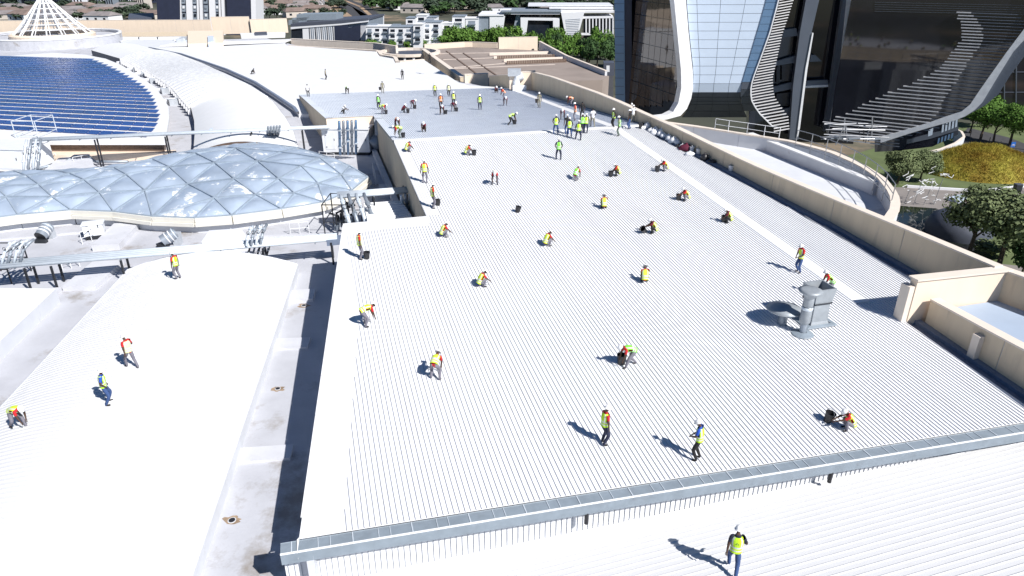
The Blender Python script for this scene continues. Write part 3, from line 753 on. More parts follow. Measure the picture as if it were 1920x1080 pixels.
block('white_rooflight', [(365, 74), (392, 73), (393, 80), (366, 81)], 19.9, 20.6, 'ahu_white', 'small white plant cabinet in front of the beige box', 'cabinet')
block('grey_cabinet', [(389, 67), (400, 67), (401, 78), (390, 79)], 18.9, 20.6, 'panel_blue', 'tall blue grey cabinet against the beige box', 'cabinet')
block('roof_hatch', [(477, 60), (500, 59), (501, 64), (478, 65)], 20, 21, 'slate', 'small dark roof vent on the white far roof', 'vent')
block('white_bulkhead', [(450, 62), (535, 60), (534, 66), (452, 68)], 20.3, 21, 'white_smooth', 'low white bulkhead at the back of the far roof', 'bulkhead')
# small mixed plant near the beige box
for i in range(6):
    p = P(335+rnd.uniform(-8, 14), 79+rnd.uniform(-2, 3), 20.6); q = MB(); q.boxc(p, (rnd.uniform(.8, 2.2), .8, rnd.uniform(.5, 1.4)), rnd.uniform(0, 1)); tag(q.build('condenser_unit', ['ahu_grey', 'pipe', 'ahu_white'][i % 3]), 'small condenser unit in the cluster left of the beige plant box', 'condenser', 'condensers by the beige plant box')
# ---- round drum with the white lattice cone
cc = P(66, 76, 19.0)
dr_ = thing('round_drum', cc, 'broad round grey drum wall carrying the white lattice cone', 'drum')
q = MB(); n = 64; RR = 16.2
def ring(r, z): return [Vector((cc.x+r*math.cos(2*math.pi*i/n), cc.y+8+r*math.sin(2*math.pi*i/n), z)) for i in range(n)]
q.grid([ring(RR, CAMZ-21), ring(RR, CAMZ-18.3), ring(RR-.5, CAMZ-18.3), ring(RR-.5, CAMZ-18.8)], closed=True, flip=True); q.build('drum_wall', 'concrete', dr_, smooth=False)
q = MB(); q.grid([ring(RR+.1, CAMZ-18.35), ring(RR+.1, CAMZ-18.05), ring(RR-.6, CAMZ-18.05), ring(RR-.6, CAMZ-18.3)], closed=True, flip=True); q.build('drum_coping', 'white_smooth', dr_)
q = MB(); q.add(ring(RR-.5, CAMZ-18.9), [tuple(range(n))]); q.build('drum_floor', 'concrete', dr_)
lc = thing('lattice_cone', Vector((cc.x, cc.y+8, CAMZ-18.9)), 'white steel lattice cone on the round drum, upper left', 'skylight')
c0 = Vector((cc.x, cc.y+8, CAMZ-18.4)); RB = 9.0; HT = 8.6; RT = 1.0
q = MB(); q.grid([[c0+Vector((r_*math.cos(2*math.pi*i/48), r_*math.sin(2*math.pi*i/48), z_)) for i in range(48)] for r_, z_ in ((RB+1, -.5), (RB+1, .25), (RB+.5, .6), (RB, .6))], closed=True, flip=True); q.build('base_ring', 'beige_light', lc)
def cone_r(t): return lerp(RB, RT, t**.92)
for i in range(16):
    a = 2*math.pi*i/16; q = MB(); q.tube([c0+Vector((cone_r(t)*math.cos(a), cone_r(t)*math.sin(a), .5+HT*t)) for t in (0, .25, .5, .75, 1)], .17, 6, cap=False); q.build('lattice_rib', 'rail_white', lc)
    q = MB(); a2 = a+.09; q.tube([c0+Vector((cone_r(t)*math.cos(a2), cone_r(t)*math.sin(a2), .5+HT*t)) for t in (0, .25, .5, .75, 1)], .09, 6, cap=False); q.build('lattice_rib', 'rail_white', lc)
for k_ in range(1, 8):
    t = k_/7; q = MB(); q.tube([c0+Vector((cone_r(t)*math.cos(2*math.pi*i/32), cone_r(t)*math.sin(2*math.pi*i/32), .5+HT*t)) for i in range(33)], .13, 6, cap=False); q.build('lattice_hoop', 'rail_white', lc)
q = MB(); q.cyl(c0+Vector((0, 0, HT+.3)), RT+.1, .8, 20, .6); q.build('cone_cap', 'rail_white', lc)
for (x, y, lb) in [(25, 88, 'left grey scupper box at the foot of the round drum'), (160, 84, 'right grey scupper box at the foot of the round drum')]:
    p = P(x, y, 20.6); q = MB(); q.boxc(p, (3.2, 1.5, 1.5)); q.k = 1; q.box(p+Vector((-1.0, -.78, .3)), (2, 0, 0), (0, .05, 0), (0, 0, .9)); tag(q.build('scupper_box', ['concrete_light', 'slate']), lb, 'box')
# ---- car park roof with tan paving
cp = thing('tan_terrace_roof', P(960, 120, 22), 'brown paved terrace roof with beige parapets beyond the grey slope', 'roof')
TD = 21.5
q = MB(); q.prism(px_poly([(800, 93), (880, 88), (1030, 96), (1080, 118), (1142, 143), (1130, 150), (1060, 152), (1010, 150), (1000, 160), (900, 156), (862, 150)], TD), 0); q.build('paved_deck', 'tan_roof', cp)
for a, b in [((830, 112), (1000, 106)), ((812, 101), (990, 98)), ((846, 129), (1040, 121)), ((870, 100), (948, 152)), ((838, 96), (905, 146)), ((850, 127), (960, 118))]:
    A_, B_ = P(*a, TD), P(*b, TD); t = (B_-A_).normalized(); n = Vector((t.y, -t.x, 0)); q = MB(); q.box(A_, B_-A_, n*.35, (0, 0, .12)); q.build('deck_joint', 'tan_line' if b[1] != 152 and b[1] != 146 else 'brown', cp)
for a, b, h in [((918, 104), (1030, 101), .6), ((926, 110), (1034, 106), .5), ((945, 116), (1055, 112), .6), ((950, 120), (1062, 115), .5)]:
    A_, B_ = P(*a, TD), P(*b, TD); q = MB(); q.box(A_, B_-A_, (0, .6, 0), (0, 0, h)); q.build('ramp_kerb', 'beige_coping', cp)
for i in range(34):
    for a, b in (((932, 111), (1040, 108)), ((950, 121), (1062, 116.5))):
        A_, B_ = P(*a, TD), P(*b, TD); q = MB(); q.boxc(A_.lerp(B_, (i+.5)/34), (.35, .5, .75)); q.build('baluster', 'brown', cp)
parapet('terrace_back_parapet', 'beige parapet along the back of the brown terrace', pp([(796, 92), (880, 87), (932, 89)], TD), [CAMZ-20.4]*3, 5, .5, 6, 'beige_light', side=-1)
parapet('terrace_corner_wall', 'tall beige wall with a white patch at the back corner of the brown terrace', pp([(935, 92), (1008, 90.5)], TD), [CAMZ-18.7]*2, 5, .5, 5.5, 'beige_light', side=-1)
parapet('terrace_right_parapet', 'low grey parapet down the right side of the brown terrace', pp([(1010, 92), (1060, 112), (1134, 142)], TD), [CAMZ-19.6, CAMZ-20.6, CAMZ-20.6], 0, .5, 7, 'membrane', side=-1)
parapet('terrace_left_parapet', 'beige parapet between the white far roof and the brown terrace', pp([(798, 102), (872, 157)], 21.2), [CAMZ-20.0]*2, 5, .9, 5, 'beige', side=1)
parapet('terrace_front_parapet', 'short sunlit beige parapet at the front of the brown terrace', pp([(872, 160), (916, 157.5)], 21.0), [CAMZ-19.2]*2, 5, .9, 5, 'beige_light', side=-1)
parapet('terrace_slant_parapet', 'beige parapet slanting down beside the white duct outlet', pp([(917, 158), (958, 172)], 20.3), [CAMZ-18.9, CAMZ-17.6], 5, .6, 4, 'beige', side=-1)
# cross wall closing the far end of the right parapet
p0 = W(111.5, 28.0, 0); p1 = W(108.0, 33.2, 0)
A_ = P(955, 172, 18.5); B_ = P(1004, 170, 18.4); parapet('far_cross_wall', 'sunlit beige wall closing the far end of the right parapet', [(A_.x, A_.y+1), (B_.x, B_.y+1)], [CAMZ-16.0, CAMZ-15.7], 5, .6, 5, 'beige_light', side=-1)
# white bent duct outlet there
do = thing('duct_outlet', P(965, 172, 18.5), 'white bent ventilation duct standing before the far beige wall', 'duct')
p = P(968, 170, 18.5); q = MB(); q.tube([p, p+Vector((0, 0, 1.3)), p+Vector((.2, 0, 1.9)), p+Vector((1.0, 0, 2.2))], .55, 12); q.build('duct_bend', 'ahu_white', do)
q = MB(); q.boxc(p+Vector((-.3, .3, 2.2)), (2.0, 1.4, 1.0)); q.build('duct_box', 'ahu_grey', do)
q = MB(); q.boxc(p+Vector((.5, -.6, 0)), (2.1, .3, .9)); q.build('duct_base', 'ahu_white', do)
# stepped parapets behind the white roof
parapet('stepped_parapet', 'long low beige parapet behind the big white roof', pp([(540, 86), (706, 95)], WD), [CAMZ-20.1]*2, 5, .7, 5, 'beige_coping', side=-1)
parapet('rear_parapet', 'second low beige parapet just behind the stepped one', pp([(545, 76), (700, 84), (742, 90)], WD), [CAMZ-19.7]*3, 5, .7, 8, 'beige_coping', side=-1)
parapet('notch_parapet', 'zigzag beige parapet in the notch behind the white far roof', pp([(707, 96), (712, 104), (738, 108), (742, 117), (796, 113)], WD), [CAMZ-20.0]*5, 5, .7, 6, 'beige_coping', side=-1)
cv = thing('curved_stair_tower', P(762, 95, 21), 'curved dark stair enclosure with pale mullions behind the notch', 'stair tower')
for i in range(9):
    a = R(200+i*17); c_ = P(765, 100, 21); p = c_+Vector((7*math.cos(a), 7*math.sin(a)+3, 0)); q = MB(); q.boxc(Vector((p.x, p.y, 5)), (.5, .5, 10), a); q.build('mullion', 'panel_white', cv)
c_ = P(765, 100, 21); q = MB(); q.cyl(Vector((c_.x, c_.y+3, 5)), 6.7, 9.6, 24); q.build('stair_drum', 'slate', cv)
q = MB(); q.grid([[Vector((c_.x+r_*math.cos(R(a)), c_.y+3+r_*math.sin(R(a)), z_)) for a in range(0, 361, 15)] for r_, z_ in ((7.6, 14.6), (7.6, 15.2), (6.6, 15.2), (6.6, 14.6))]); q.build('stair_coping', 'beige_coping', cv)

# ============================================================ DARK GLASS TOWER (right)
def azv(a): return Vector((math.sin(R(a)), math.cos(R(a)), 0))
tw = thing('glass_tower', Vector((40, 120, 0)), 'tall dark glass tower with sweeping white and pale blue fins, upper right', 'tower')
def slots(pl, pxs, th, off, name, m_):                           # outline on a facade plane, given depth th behind, standing off in front
    o, n = pl; pts = [onplane(x, y, o+n*off, n) for x, y in pxs]
    q = MB(); q.slab(pts, -n*th); return q.build(name, m_, tw)
def plane(o, a):                                                 # plane through o running along azimuth a, normal towards the camera
    d = azv(a); n = Vector((d.y, -d.x, 0))
    if (Vector((0, 0, CAMZ))-o).dot(n) < 0: n = -n
    return o, n
TT = 95.0
C1 = Vector((0, 0, CAMZ))+ray(1275, 150)*TT
pL = plane(C1, -17); pM = plane(C1, 101)
C2 = onplane(1452, 60, *pM); pN = plane(C2, 50.6)
pK = plane(onplane(1470, 60, *pM)-pM[1]*4, 100)                  # recessed centre
pO = plane(onplane(1560, 120, *pK)+pK[1]*2.5, 124)
# left side face of bronze glass, split into panes by joints
def quadmesh(pl, x0, x1, ybot, off, name, m_, cols, dz, ztop=62, th=.06, gap=.05):
    o, n = pl; a = onplane(x0, 120, o, n); b = onplane(x1, 120, o, n); t = Vector((b.x-a.x, b.y-a.y, 0)); L = t.length; t.normalize()
    zb = [onplane(lerp(x0, x1, i/cols), ybot(lerp(x0, x1, i/cols)), o, n).z for i in range(cols+1)]
    k = 0
    for i in range(cols):
        z = 0
        while z < ztop:
            zz = min(z+dz, ztop); lo = max(z, min(zb[i], zb[i+1]))
            if zz-lo > .4 and zz < 47:
                q = MB(); A_ = Vector((a.x, a.y, lo))+t*(L*i/cols+gap)+n*off; q.box(A_, t*(L/cols-2*gap), -n*th, (0, 0, zz-lo-2*gap)); q.build(name, m_, tw)
            z = zz
slots(pL, [(1184, -330), (1274, -330), (1275, 165), (1268, 195), (1250, 210), (1219, 222), (1184, 205)], 6, -.12, 'side_wall', 'glass_dark')
quadmesh(pL, 1184, 1272, lambda x: 200 if x < 1250 else 190, 0, 'bronze_pane', 'glass_bronze', 8, 1.9)
pB = plane(onplane(1184, 120, *pL), 103)
slots(pB, [(1148, -330), (1168, -330), (1172, 196), (1154, 186)], 4, 0, 'corner_fin', 'panel_blue_dark')
slots(pB, [(1168, -330), (1184.5, -330), (1184.5, 208), (1172, 196)], 5, -.1, 'corner_recess', 'navy_slab')
for k_ in range(16):
    y = -40+k_*15.5
    slots(pB, [(1148+k_*.3, y), (1169.5, y), (1169.5, y+.7), (1148+k_*.3, y+.7)], .05, .03, 'panel_joint', 'slate')
# white fin left of the blue panels: swept outline
pF = plane(onplane(1290, 100, *pM)+pM[1]*.6, 74)
slots(pF, [(1262, -330), (1284, -330), (1286, 0), (1291, 60), (1299, 133), (1299.5, 165), (1296, 185), (1288, 204), (1276, 217), (1250, 224), (1222, 226), (1222, 220), (1248, 217), (1262, 210), (1272, 193), (1277.5, 165), (1277, 133), (1270, 60), (1264, 0)], 1.2, .25, 'white_fin', 'panel_white')
# pale blue curved panel field, lower part sweeps back under the tower
def blue_left(y): return interp([(-60, 1284), (0, 1287), (60, 1292), (133, 1300), (168, 1299), (196, 1294), (215, 1284), (222, 1276)], y)
def blue_right(y): return interp([(-60, 1450), (0, 1437), (40, 1426), (100, 1408), (160, 1390), (187, 1388), (213, 1397), (224, 1403)], y)
ys = [-57+16.45*i for i in range(16)]+[196, 207, 218]
o, n = pM
def bend(y): return -max(0, (y-158)/62)**2*4.2
def joint_x(k, y): return lerp(blue_left(y), blue_right(y), [0, .13, .43, .74, 1][k])
ys = sorted(set([y for y in ys if y < 190]+[182, 196, 208, 220]))
for y0, y1 in zip(ys, ys[1:]):
    for k_ in range(4):
        pts = []
        for (x, y) in ((joint_x(k_, y0)+.35, y0+.35), (joint_x(k_+1, y0)-.35, y0+.35), (joint_x(k_+1, y1)-.35, y1-.35), (joint_x(k_, y1)+.35, y1-.35)):
            pts.append(onplane(x, y, o+n*bend(y), n))
        q = MB(); q.slab(pts, -n*.1); q.build('cladding_panel', 'panel_blue' if y0 < 165 else 'panel_grey', tw)
q = MB(); rows = []
for y in ys: rows.append([onplane(blue_left(y), y, o+n*(bend(y)-.08), n), onplane(blue_right(y), y, o+n*(bend(y)-.08), n)])
q.grid(rows); q.build('cladding_back', 'slate', tw)
# darker blue return band and its white edge
def band_r(y): return interp([(-60, 1470), (0, 1459), (60, 1443), (110, 1425), (150, 1410), (172, 1406), (190, 1409), (210, 1420), (224, 1434), (240, 1450)], y)
yb = [-50+13.6*i for i in range(20)]
for y0, y1 in zip(yb, yb[1:]):
    y1_ = min(y1, 236)
    if y0 > 234: break
    br = lambda y: max(blue_right(y), 1388) if y < 224 else 1403+(y-224)*1.4
    pts = [onplane(x, y, o+n*(bend(y)*.7+.12), n) for x, y in ((br(y0), y0+.3), (band_r(y0), y0+.3), (band_r(y1_), y1_-.3), (br(y1_), y1_-.3))]
    q = MB(); q.slab(pts, -n*.6); q.build('return_panel', 'panel_blue_dark' if y0 < 150 else 'panel_grey', tw)
ed = [(band_r(y), y) for y in range(-50, 245, 12)]
q = MB(); q.slab([onplane(x, y, o+n*.3, n) for x, y in ed]+[onplane(x+2.4, y-.4, o+n*.3, n) for x, y in ed[::-1]], -n*.8); q.build('white_edge', 'panel_white', tw)
# recessed centre glass, columns and floor bands
slots(pK, [(1404, -330), (1620, -330), (1600, 270), (1404, 262)], 3, -2.0, 'centre_glass', 'glass_dark')
lr_x = [(-30, 1494), (0, 1489), (35, 1478), (67, 1467), (118, 1456), (150, 1449), (175, 1450), (187, 1453), (204, 1464), (223, 1478), (252, 1481)]
y = -28
while y < 250:
    x0 = band_r(min(y, 238))+3; x1 = interp(lr_x, y)
    o2, n2 = pN
    a_ = onplane(x0, y+ (x1-x0)*.09, o+n*.1, n); b_ = onplane(x1, y-(x1-x0)*.09, o-n*.9, n)
    q = MB(); q.box(a_, b_-a_, -n*.3, (0, 0, .10)); q.build('louvre_slat', 'slat_white', tw); y += 5.35
slots(pK, [(1513, -330), (1542, -330), (1536, 0), (1522, 60), (1510, 140), (1497, 262), (1480, 262), (1487, 160), (1500, 60), (1511, 0)], 1.4, .6, 'inclined_column', 'panel_grey')
slots(pK, [(1523, 62), (1525.5, 62), (1514, 130), (1500, 240), (1496, 256), (1494, 256), (1510, 130)], 1.6, .75, 'column_edge', 'panel_white')
slots(pK, [(1590, -330), (1606, -330), (1600, 0), (1584, 110), (1583, 130), (1565, 240), (1553, 252), (1556, 235), (1577, 110), (1588, 0)], 1.4, .8, 'inclined_column', 'panel_white')
slots(pK, [(1578, -330), (1590, -330), (1588, 0), (1577, 110), (1555, 240), (1545, 248), (1562, 130), (1580, 0)], 1.2, .5, 'inclined_column', 'panel_grey')
for a, b, c_, d in [((1470, 56), (1493, 53), (1496, 67), (1466, 70)), ((1456, 115), (1496, 103), (1495, 117), (1452, 124)), ((1450, 163), (1488, 153), (1487, 166), (1450, 174)), ((1462, 206), (1484, 201), (1484, 214), (1470, 218))]:
    slots(pK, [a, b, c_, d], .8, -.8, 'floor_band', 'panel_grey')
slots(pK, [(1511, 152), (1553, 150), (1553, 159), (1510, 161)], .7, -.3, 'balcony', 'panel_grey'); slots(pK, [(1510, 161), (1553, 159), (1553, 163), (1509, 165)], .8, -.2, 'balcony_edge', 'panel_white')
slots(pK, [(1521, 103), (1530, 104), (1541, 115), (1518, 116)], .7, -.6, 'balcony', 'panel_grey')
for x0, x1, y0, y1 in [(1456, 1462, 126, 158), (1466, 1490, 122, 153), (1456, 1484, 176, 200)]:
    slots(pK, [(x0, y0), (x1, y0-3), (x1, y1-3), (x0, y1)], .1, -1.2, 'window', 'window_dark')
# right front: black glass with bright slats and a white rim
out_in = [(1925, 48), (1888, 97), (1856, 142), (1835, 172), (1819, 196), (1803, 209), (1770, 220), (1740, 231), (1690, 246), (1651, 257)]
out_out = [(1651, 268), (1700, 252), (1740, 240), (1790, 226), (1810, 218), (1848, 197), (1872, 177), (1895, 140), (1925, 100)]
slots(pO, [(1600, -330), (2100, -330), (1925, 48)]+out_in[1:]+[(1640, 262), (1600, 262), (1553, 262), (1566, 160), (1596, 0)], 2, 0, 'front_glass', 'glass_dark')
slots(pO, [(2110, -330), (1925, 48)]+out_in[1:]+out_out[:5]+[(1828, 206), (1842, 192), (1872, 142), (1900, 97), (1932, 62), (2118, -320)], 1.0, .5, 'white_rim', 'panel_white')
slots(pO, [(1932, 62), (1900, 97), (1872, 142), (1842, 192), (1828, 206), (1810, 218), (1848, 197), (1872, 177), (1895, 140), (1925, 100), (2140, -320)], 1.6, .2, 'rim_soffit', 'panel_grey')
lsx = [(22, 1792), (54, 1805), (71, 1804), (89, 1792), (118, 1773), (137, 1749), (152, 1719), (166, 1684), (176, 1660), (189, 1633), (207, 1600), (221, 1566), (240, 1556), (262, 1558)]
rsx = [(22, 1818), (31, 1827), (54, 1843), (78, 1842), (107, 1821), (132, 1805), (161, 1784), (188, 1768), (215, 1746), (233, 1714), (247, 1676), (260, 1650)]
y = 24.0
o, n = pO
while y < 262:
    x0 = interp(lsx, y)+rnd.uniform(-3, 3); x1 = interp(rsx, y)+rnd.uniform(-3, 3)
    if x1 > x0+5:
        a_ = onplane(x0, y, o+n*.05, n); b_ = onplane(x1, y, o+n*.05, n); b_.z = a_.z
        q = MB(); q.box(a_, b_-a_, n*.25, (0, 0, .12)); q.build('louvre_slat', 'slat_white', tw)
        xr = min(x1+90, interp([(24, 1925), (48, 1920), (97, 1884), (142, 1852), (196, 1815), (215, 1780), (245, 1690)], y))
        if xr > x1+4:
            c_ = onplane(xr, y, o+n*.05, n); c_.z = a_.z; q = MB(); q.box(b_, c_-b_, n*.2, (0, 0, .08)); q.build('louvre_slat', 'panel_grey', tw)
    y += 5.75
for i in range(5):
    y = 4+i*4.2; slots(pO, [(1640, y), (1925, y+6), (1925, y+6.5), (1640, y+.5)], .05, .04, 'glazing_bar', 'panel_grey')
# low glazed podium under the rim
pP = plane(onplane(1750, 250, *pO)-pO[1]*3, 118)
slots(pP, [(1640, 262), (1750, 228), (1796, 218), (1797, 252), (1748, 275), (1690, 282), (1640, 285)], 3, 0, 'podium_wall', 'glass_dark')
slots(pP, [(1700, 262), (1745, 250), (1797, 238), (1797, 244), (1745, 260), (1700, 270)], .3, .1, 'podium_band', 'panel_grey')
for i in range(5):
    x = 1767+i*6.3; y = 234-i*2.4; slots(pP, [(x, y), (x+3.6, y-1.4), (x+2.2, y+13), (x-1.8, y+15)], .15, .12, 'podium_window', 'panel_blue')
    slots(pP, [(x-8, y+26), (x-4.4, y+24.6), (x-6, y+34), (x-9.5, y+36)], .15, .12, 'podium_window', 'panel_blue_dark')
slots(pP, [(1741, 244), (1750, 240), (1748, 253), (1740, 256)], .15, .12, 'podium_window', 'panel_blue')
# plinth wall curving round the podium
tp = [P(x, y, 33.5) for x, y in [(1730, 286), (1760, 280), (1790, 268), (1806, 256), (1800, 246), (1792, 243)]]
parapet('podium_wall_ring', 'pale curved low wall round the foot of the tower by the dry grass mound', [(p.x, p.y) for p in tp], [2.5]*len(tp), 0, .4, 6, 'concrete_light', 'beige_coping', side=1)

# ============================================================ PLANT, PIPES AND RAILS ON THE LEFT
def pipes(name, label, pts, n, gap, r, m_='pipe', cat='pipes', posts=(), ph=None, ring=True):
    t0 = thing(name, pts[0], label, cat)
    t = (pts[1]-pts[0]).normalized(); nrm = Vector((t.y, -t.x, 0)).normalized()
    for i in range(n):
        o_ = nrm*gap*(i-(n-1)/2); q = MB(); q.tube([p+o_ for p in pts], r, 10); q.build('pipe', m_, t0, smooth=True)
    L = (pts[-1]-pts[0]).length
    if ring:
        for i in range(int(L/3)):
            s = (i+.5)/int(L/3); p = pts[0].lerp(pts[-1], s); q = MB(); q.box(p-nrm*gap*n/2-Vector((0, 0, r+.06)), nrm*gap*n, t*.08, (0, 0, .06)); q.build('pipe_bearer', 'pipe_dark', t0)
    for s in posts:
        p = pts[0].lerp(pts[-1], s)
        for k_ in (-1, 1):
            b = p+nrm*gap*n/2*k_; q = MB(); q.box(Vector((b.x-.06, b.y-.06, CAMZ-DECK)), (.12, 0, 0), (0, .12, 0), (0, 0, b.z-r-.04-CAMZ+DECK)); q.build('rack_post', 'steel_dark', t0)
    return t0
PD = 18.7
pipes('pipe_rack', 'long rack of pale parallel pipes crossing behind the lower left vault', [P(-20, 498, PD), P(632, 444, PD)], 4, .34, .12, posts=(.1, .17, .36, .77, .98))
# T shaped portal of the rack casting the cross shadow
q = MB(); b = P(612, 452, PD); q.box(b-Vector((0, 0, .4)), P(640, 449, PD)-b, (0, .9, 0), (0, 0, .45)); tag(q.build('rack_end_box', 'gutter_blue'), 'dark end box where the long pipe rack meets the ribbed hall', 'box')
pipes('upper_pipe_rack', 'thin pipe pair crossing in front of the solar roof and the louvred vault', [P(60, 262, 17.3), P(490, 243, 17.3), P(618, 238, 17.3)], 2, .4, .16, posts=(.2, .43, .72, .9))
pipes('short_pipe_rack', 'four pipes bridging from the foil roof end to the ribbed hall wall', [P(632, 366, 17.6), P(765, 356, 17.6)], 4, .34, .14, posts=(.05, .5, .97))
def bundle(name, label, base, top, n, gap, r, cat='pipes', m_='pipe', kink=.6):
    t0 = thing(name, base, label, cat)
    for i in range(n):
        o_ = Vector((gap*i, .12*i, 0)); a = base+o_; b = top+o_
        q = MB(); q.tube([a, a.lerp(b, .35)+Vector((0, 0, kink)), a.lerp(b, .7)+Vector((0, 0, kink*.6)), b], r, 8); q.build('pipe', m_ if i % 2 == 0 else 'pipe_dark', t0, smooth=True)
        for s in (.2+.09*(i % 3), .72-.1*(i % 2)):
            c_ = a.lerp(b, s)+Vector((0, 0, kink*.8)); d_ = (b-a).normalized()*.09; q = MB(); q.tube([c_-d_, c_+d_], r*1.45, 8); q.build('flange', 'pipe_dark' if i % 2 else 'pipe', t0)
        c_ = a.lerp(b, .45)+Vector((0, 0, kink*.9)); q = MB(); q.tube([c_, c_+Vector((.05, -.2, .16))], .03, 5); q.tube([c_+Vector((.05+.12*math.cos(k_*.785), -.2, .16+.12*math.sin(k_*.785))) for k_ in range(9)], .018, 4); q.build('valve_wheel', 'steel_dark', t0)
    return t0
bundle('pipe_bundle', 'four fat inclined pipes dropping from the short rack beside the white cabin roof', P(655, 418, 18.9), P(638, 366, 17.5), 4, .62, .15, kink=.1)
bundle('pipe_bundle', 'tangle of pipes and valves at the hall wall end of the short rack', P(758, 402, 19.6), P(752, 366, 17.6), 4, .34, .12, kink=.1)
bundle('pipe_bundle', 'pipe cluster standing up over the middle of the long pipe rack', P(462, 462, 18.6), P(474, 424, 17.6), 4, .30, .10, kink=.25)
bundle('pipe_bundle', 'row of thin valves and pipes under the middle of the long rack', P(462, 492, 20.4), P(468, 466, 18.9), 5, .32, .07, m_='steel_dark', kink=.05)
bundle('pipe_bundle', 'bent pipe cluster at the left frame edge above the long rack', P(2, 500, 18.8), P(30, 452, 17.4), 4, .34, .10, kink=.4)
bundle('pipe_bundle', 'vertical pipe bundle standing beyond the foil roof in the upper middle', P(500, 272, 20.2), P(503, 238, 16.6), 5, .28, .13, m_='pipe_dark', kink=.1)
bundle('pipe_bundle', 'tall bundle of grey blue pipes up the front of the white plant container', P(638, 290, 20), P(636, 228, 15.8), 5, .42, .15, m_='panel_blue_dark', kink=.2)
bundle('pipe_bundle', 'pipes and valves on the end of the white air handling box at the far left', P(44, 318, 19.6), P(50, 262, 17.0), 4, .42, .12, kink=.2)
def frame(name, label, c, size, h, m_='steel_dark', cat='frame', r=.05):
    t0 = thing(name, c, label, cat)
    xs, ys_ = (-size[0]/2, size[0]/2), (-size[1]/2, size[1]/2)
    for x in xs:
        for y_ in ys_:
            q = MB(); q.tube([c+Vector((x, y_, 0)), c+Vector((x, y_, h))], r, 6); q.build('post', m_, t0)
    for z in (h*.5, h):
        q = MB(); q.tube([c+Vector((xs[0], ys_[0], z)), c+Vector((xs[1], ys_[0], z)), c+Vector((xs[1], ys_[1], z)), c+Vector((xs[0], ys_[1], z)), c+Vector((xs[0], ys_[0], z))], r*.9, 6); q.build('bar', m_, t0)
    return t0
frame('steel_frame', 'black steel cage frame by the right end of the foil roof', P(646, 436, DECK), (2.4, 3.0, 0), 2.9)
frame('steel_frame', 'dark steel frame at the left frame edge under the long pipe rack', P(12, 520, DECK), (2.2, 2.2, 0), 2.2)
frame('steel_frame', 'pale angled pipe support frame in front of the solar panels', P(76, 276, DECK-.5), (2.6, 3.5, 0), 3.4, 'pipe')
frame('steel_frame', 'thin dark frame beside the ribbed hall wall behind the cabin roof', P(772, 402, DECK), (1.2, 2.4, 0), 2.6)
for i in range(9):
    p = P(628+rnd.uniform(-6, 34), 428+rnd.uniform(-16, 14), DECK); q = MB(); h_ = rnd.uniform(.6, 2.0)
    q.tube([p, p+Vector((0, 0, h_)), p+Vector((rnd.uniform(-.8, .8), rnd.uniform(-.3, .3), h_+.3))], .09, 8); q.k = 1; q.boxc(p, (.35, .35, .5))
    tag(q.build('pump_unit', ['steel_dark', 'pipe_dark']), 'dark pump with bent pipe inside the black cage frame area', 'pump', 'pumps in the shadowed corner by the cage frame')
# white cabin roof in the notch
cbn = thing('plant_cabin', P(735, 400, DECK), 'white flat topped plant cabin tucked in the notch of the ribbed hall', 'cabin')
A_, B_, C_, D_ = [P(x, y, 18.5) for x, y in ((688, 411), (772, 405), (752, 376), (682, 380))]
q = MB(); q.prism([A_, B_, C_, D_], CAMZ-DECK); q.build('cabin_body', 'ahu_white', cbn)
for i in range(7):
    q = MB(); a = A_.lerp(D_, (i+.5)/7); b = B_.lerp(C_, (i+.5)/7); q.box(a+Vector((0, 0, .003)), b-a, (0, .09, 0), (0, 0, .05)); q.build('roof_seam', 'white_sheet', cbn)
# big white container with doors
def ahu(name, label, c, size, yaw, doors=2, m_='ahu_white', sides='ahu_grey'):
    t0 = thing(name, c, label, 'air handling unit')
    q = MB(); q.boxc(c+Vector((0, 0, .35)), size, yaw); q.build('casing', m_, t0)
    q = MB(); q.boxc(c, (size[0]*.94, size[1]*.9, .35), yaw); q.build('base_frame', 'steel_dark', t0)
    q = MB(); q.boxc(c+Vector((0, 0, .353+size[2])), (size[0]+.16, size[1]+.16, .08), yaw); q.build('lid', m_, t0)
    x = Vector((math.cos(yaw), math.sin(yaw), 0)); y = Vector((-math.sin(yaw), math.cos(yaw), 0))
    for i in range(doors):
        w = size[0]/doors*.62; o_ = c+x*(-size[0]/2+size[0]/doors*(i+.5)-w/2)-y*(size[1]/2+.04)+Vector((0, 0, .65))
        q = MB(); q.box(o_, x*w, y*.03, (0, 0, size[2]*.78)); d_ = q.build('door', m_, t0)
        q = MB(); q.box(o_+x*w*.92-y*.04+Vector((0, 0, size[2]*.4)), x*.06, y*.04, (0, 0, .25)); h_ = q.build('handle', 'steel_dark', t0)
        for zz in (.1, .62):
            q = MB(); q.box(o_+x*w*.02-y*.03+Vector((0, 0, size[2]*zz)), x*.16, y*.03, (0, 0, .07)); q.build('hinge', 'steel_dark', t0)
    return t0
ahu('plant_container', 'large white plant container with doors below the beige end wall', P(652, 291, DECK)+Vector((0, 1.4, 0)), (5.4, 2.8, 2.6), -.05, 3)
ahu('air_handler', 'white air handling box on the left edge beyond the foil roof', P(18, 322, DECK)+Vector((-1, 1, 0)), (8.4, 4.0, 2.3), -.08, 2)
ahu('small_air_handler', 'small white cabinet standing on the deck in front of the foil roof', P(181, 446, DECK), (1.45, .9, .9), .35, 1)
ahu('small_air_handler', 'white cabinet beyond the crown of the foil roof by the pipe bundle', P(470, 272, DECK), (4.2, 2.0, 2.2), -.05, 1)
ahu('small_air_handler', 'blue grey cabinet beyond the crown of the foil roof, left one', P(430, 274, DECK), (3.2, 1.6, 1.8), -.05, 1, 'panel_blue')
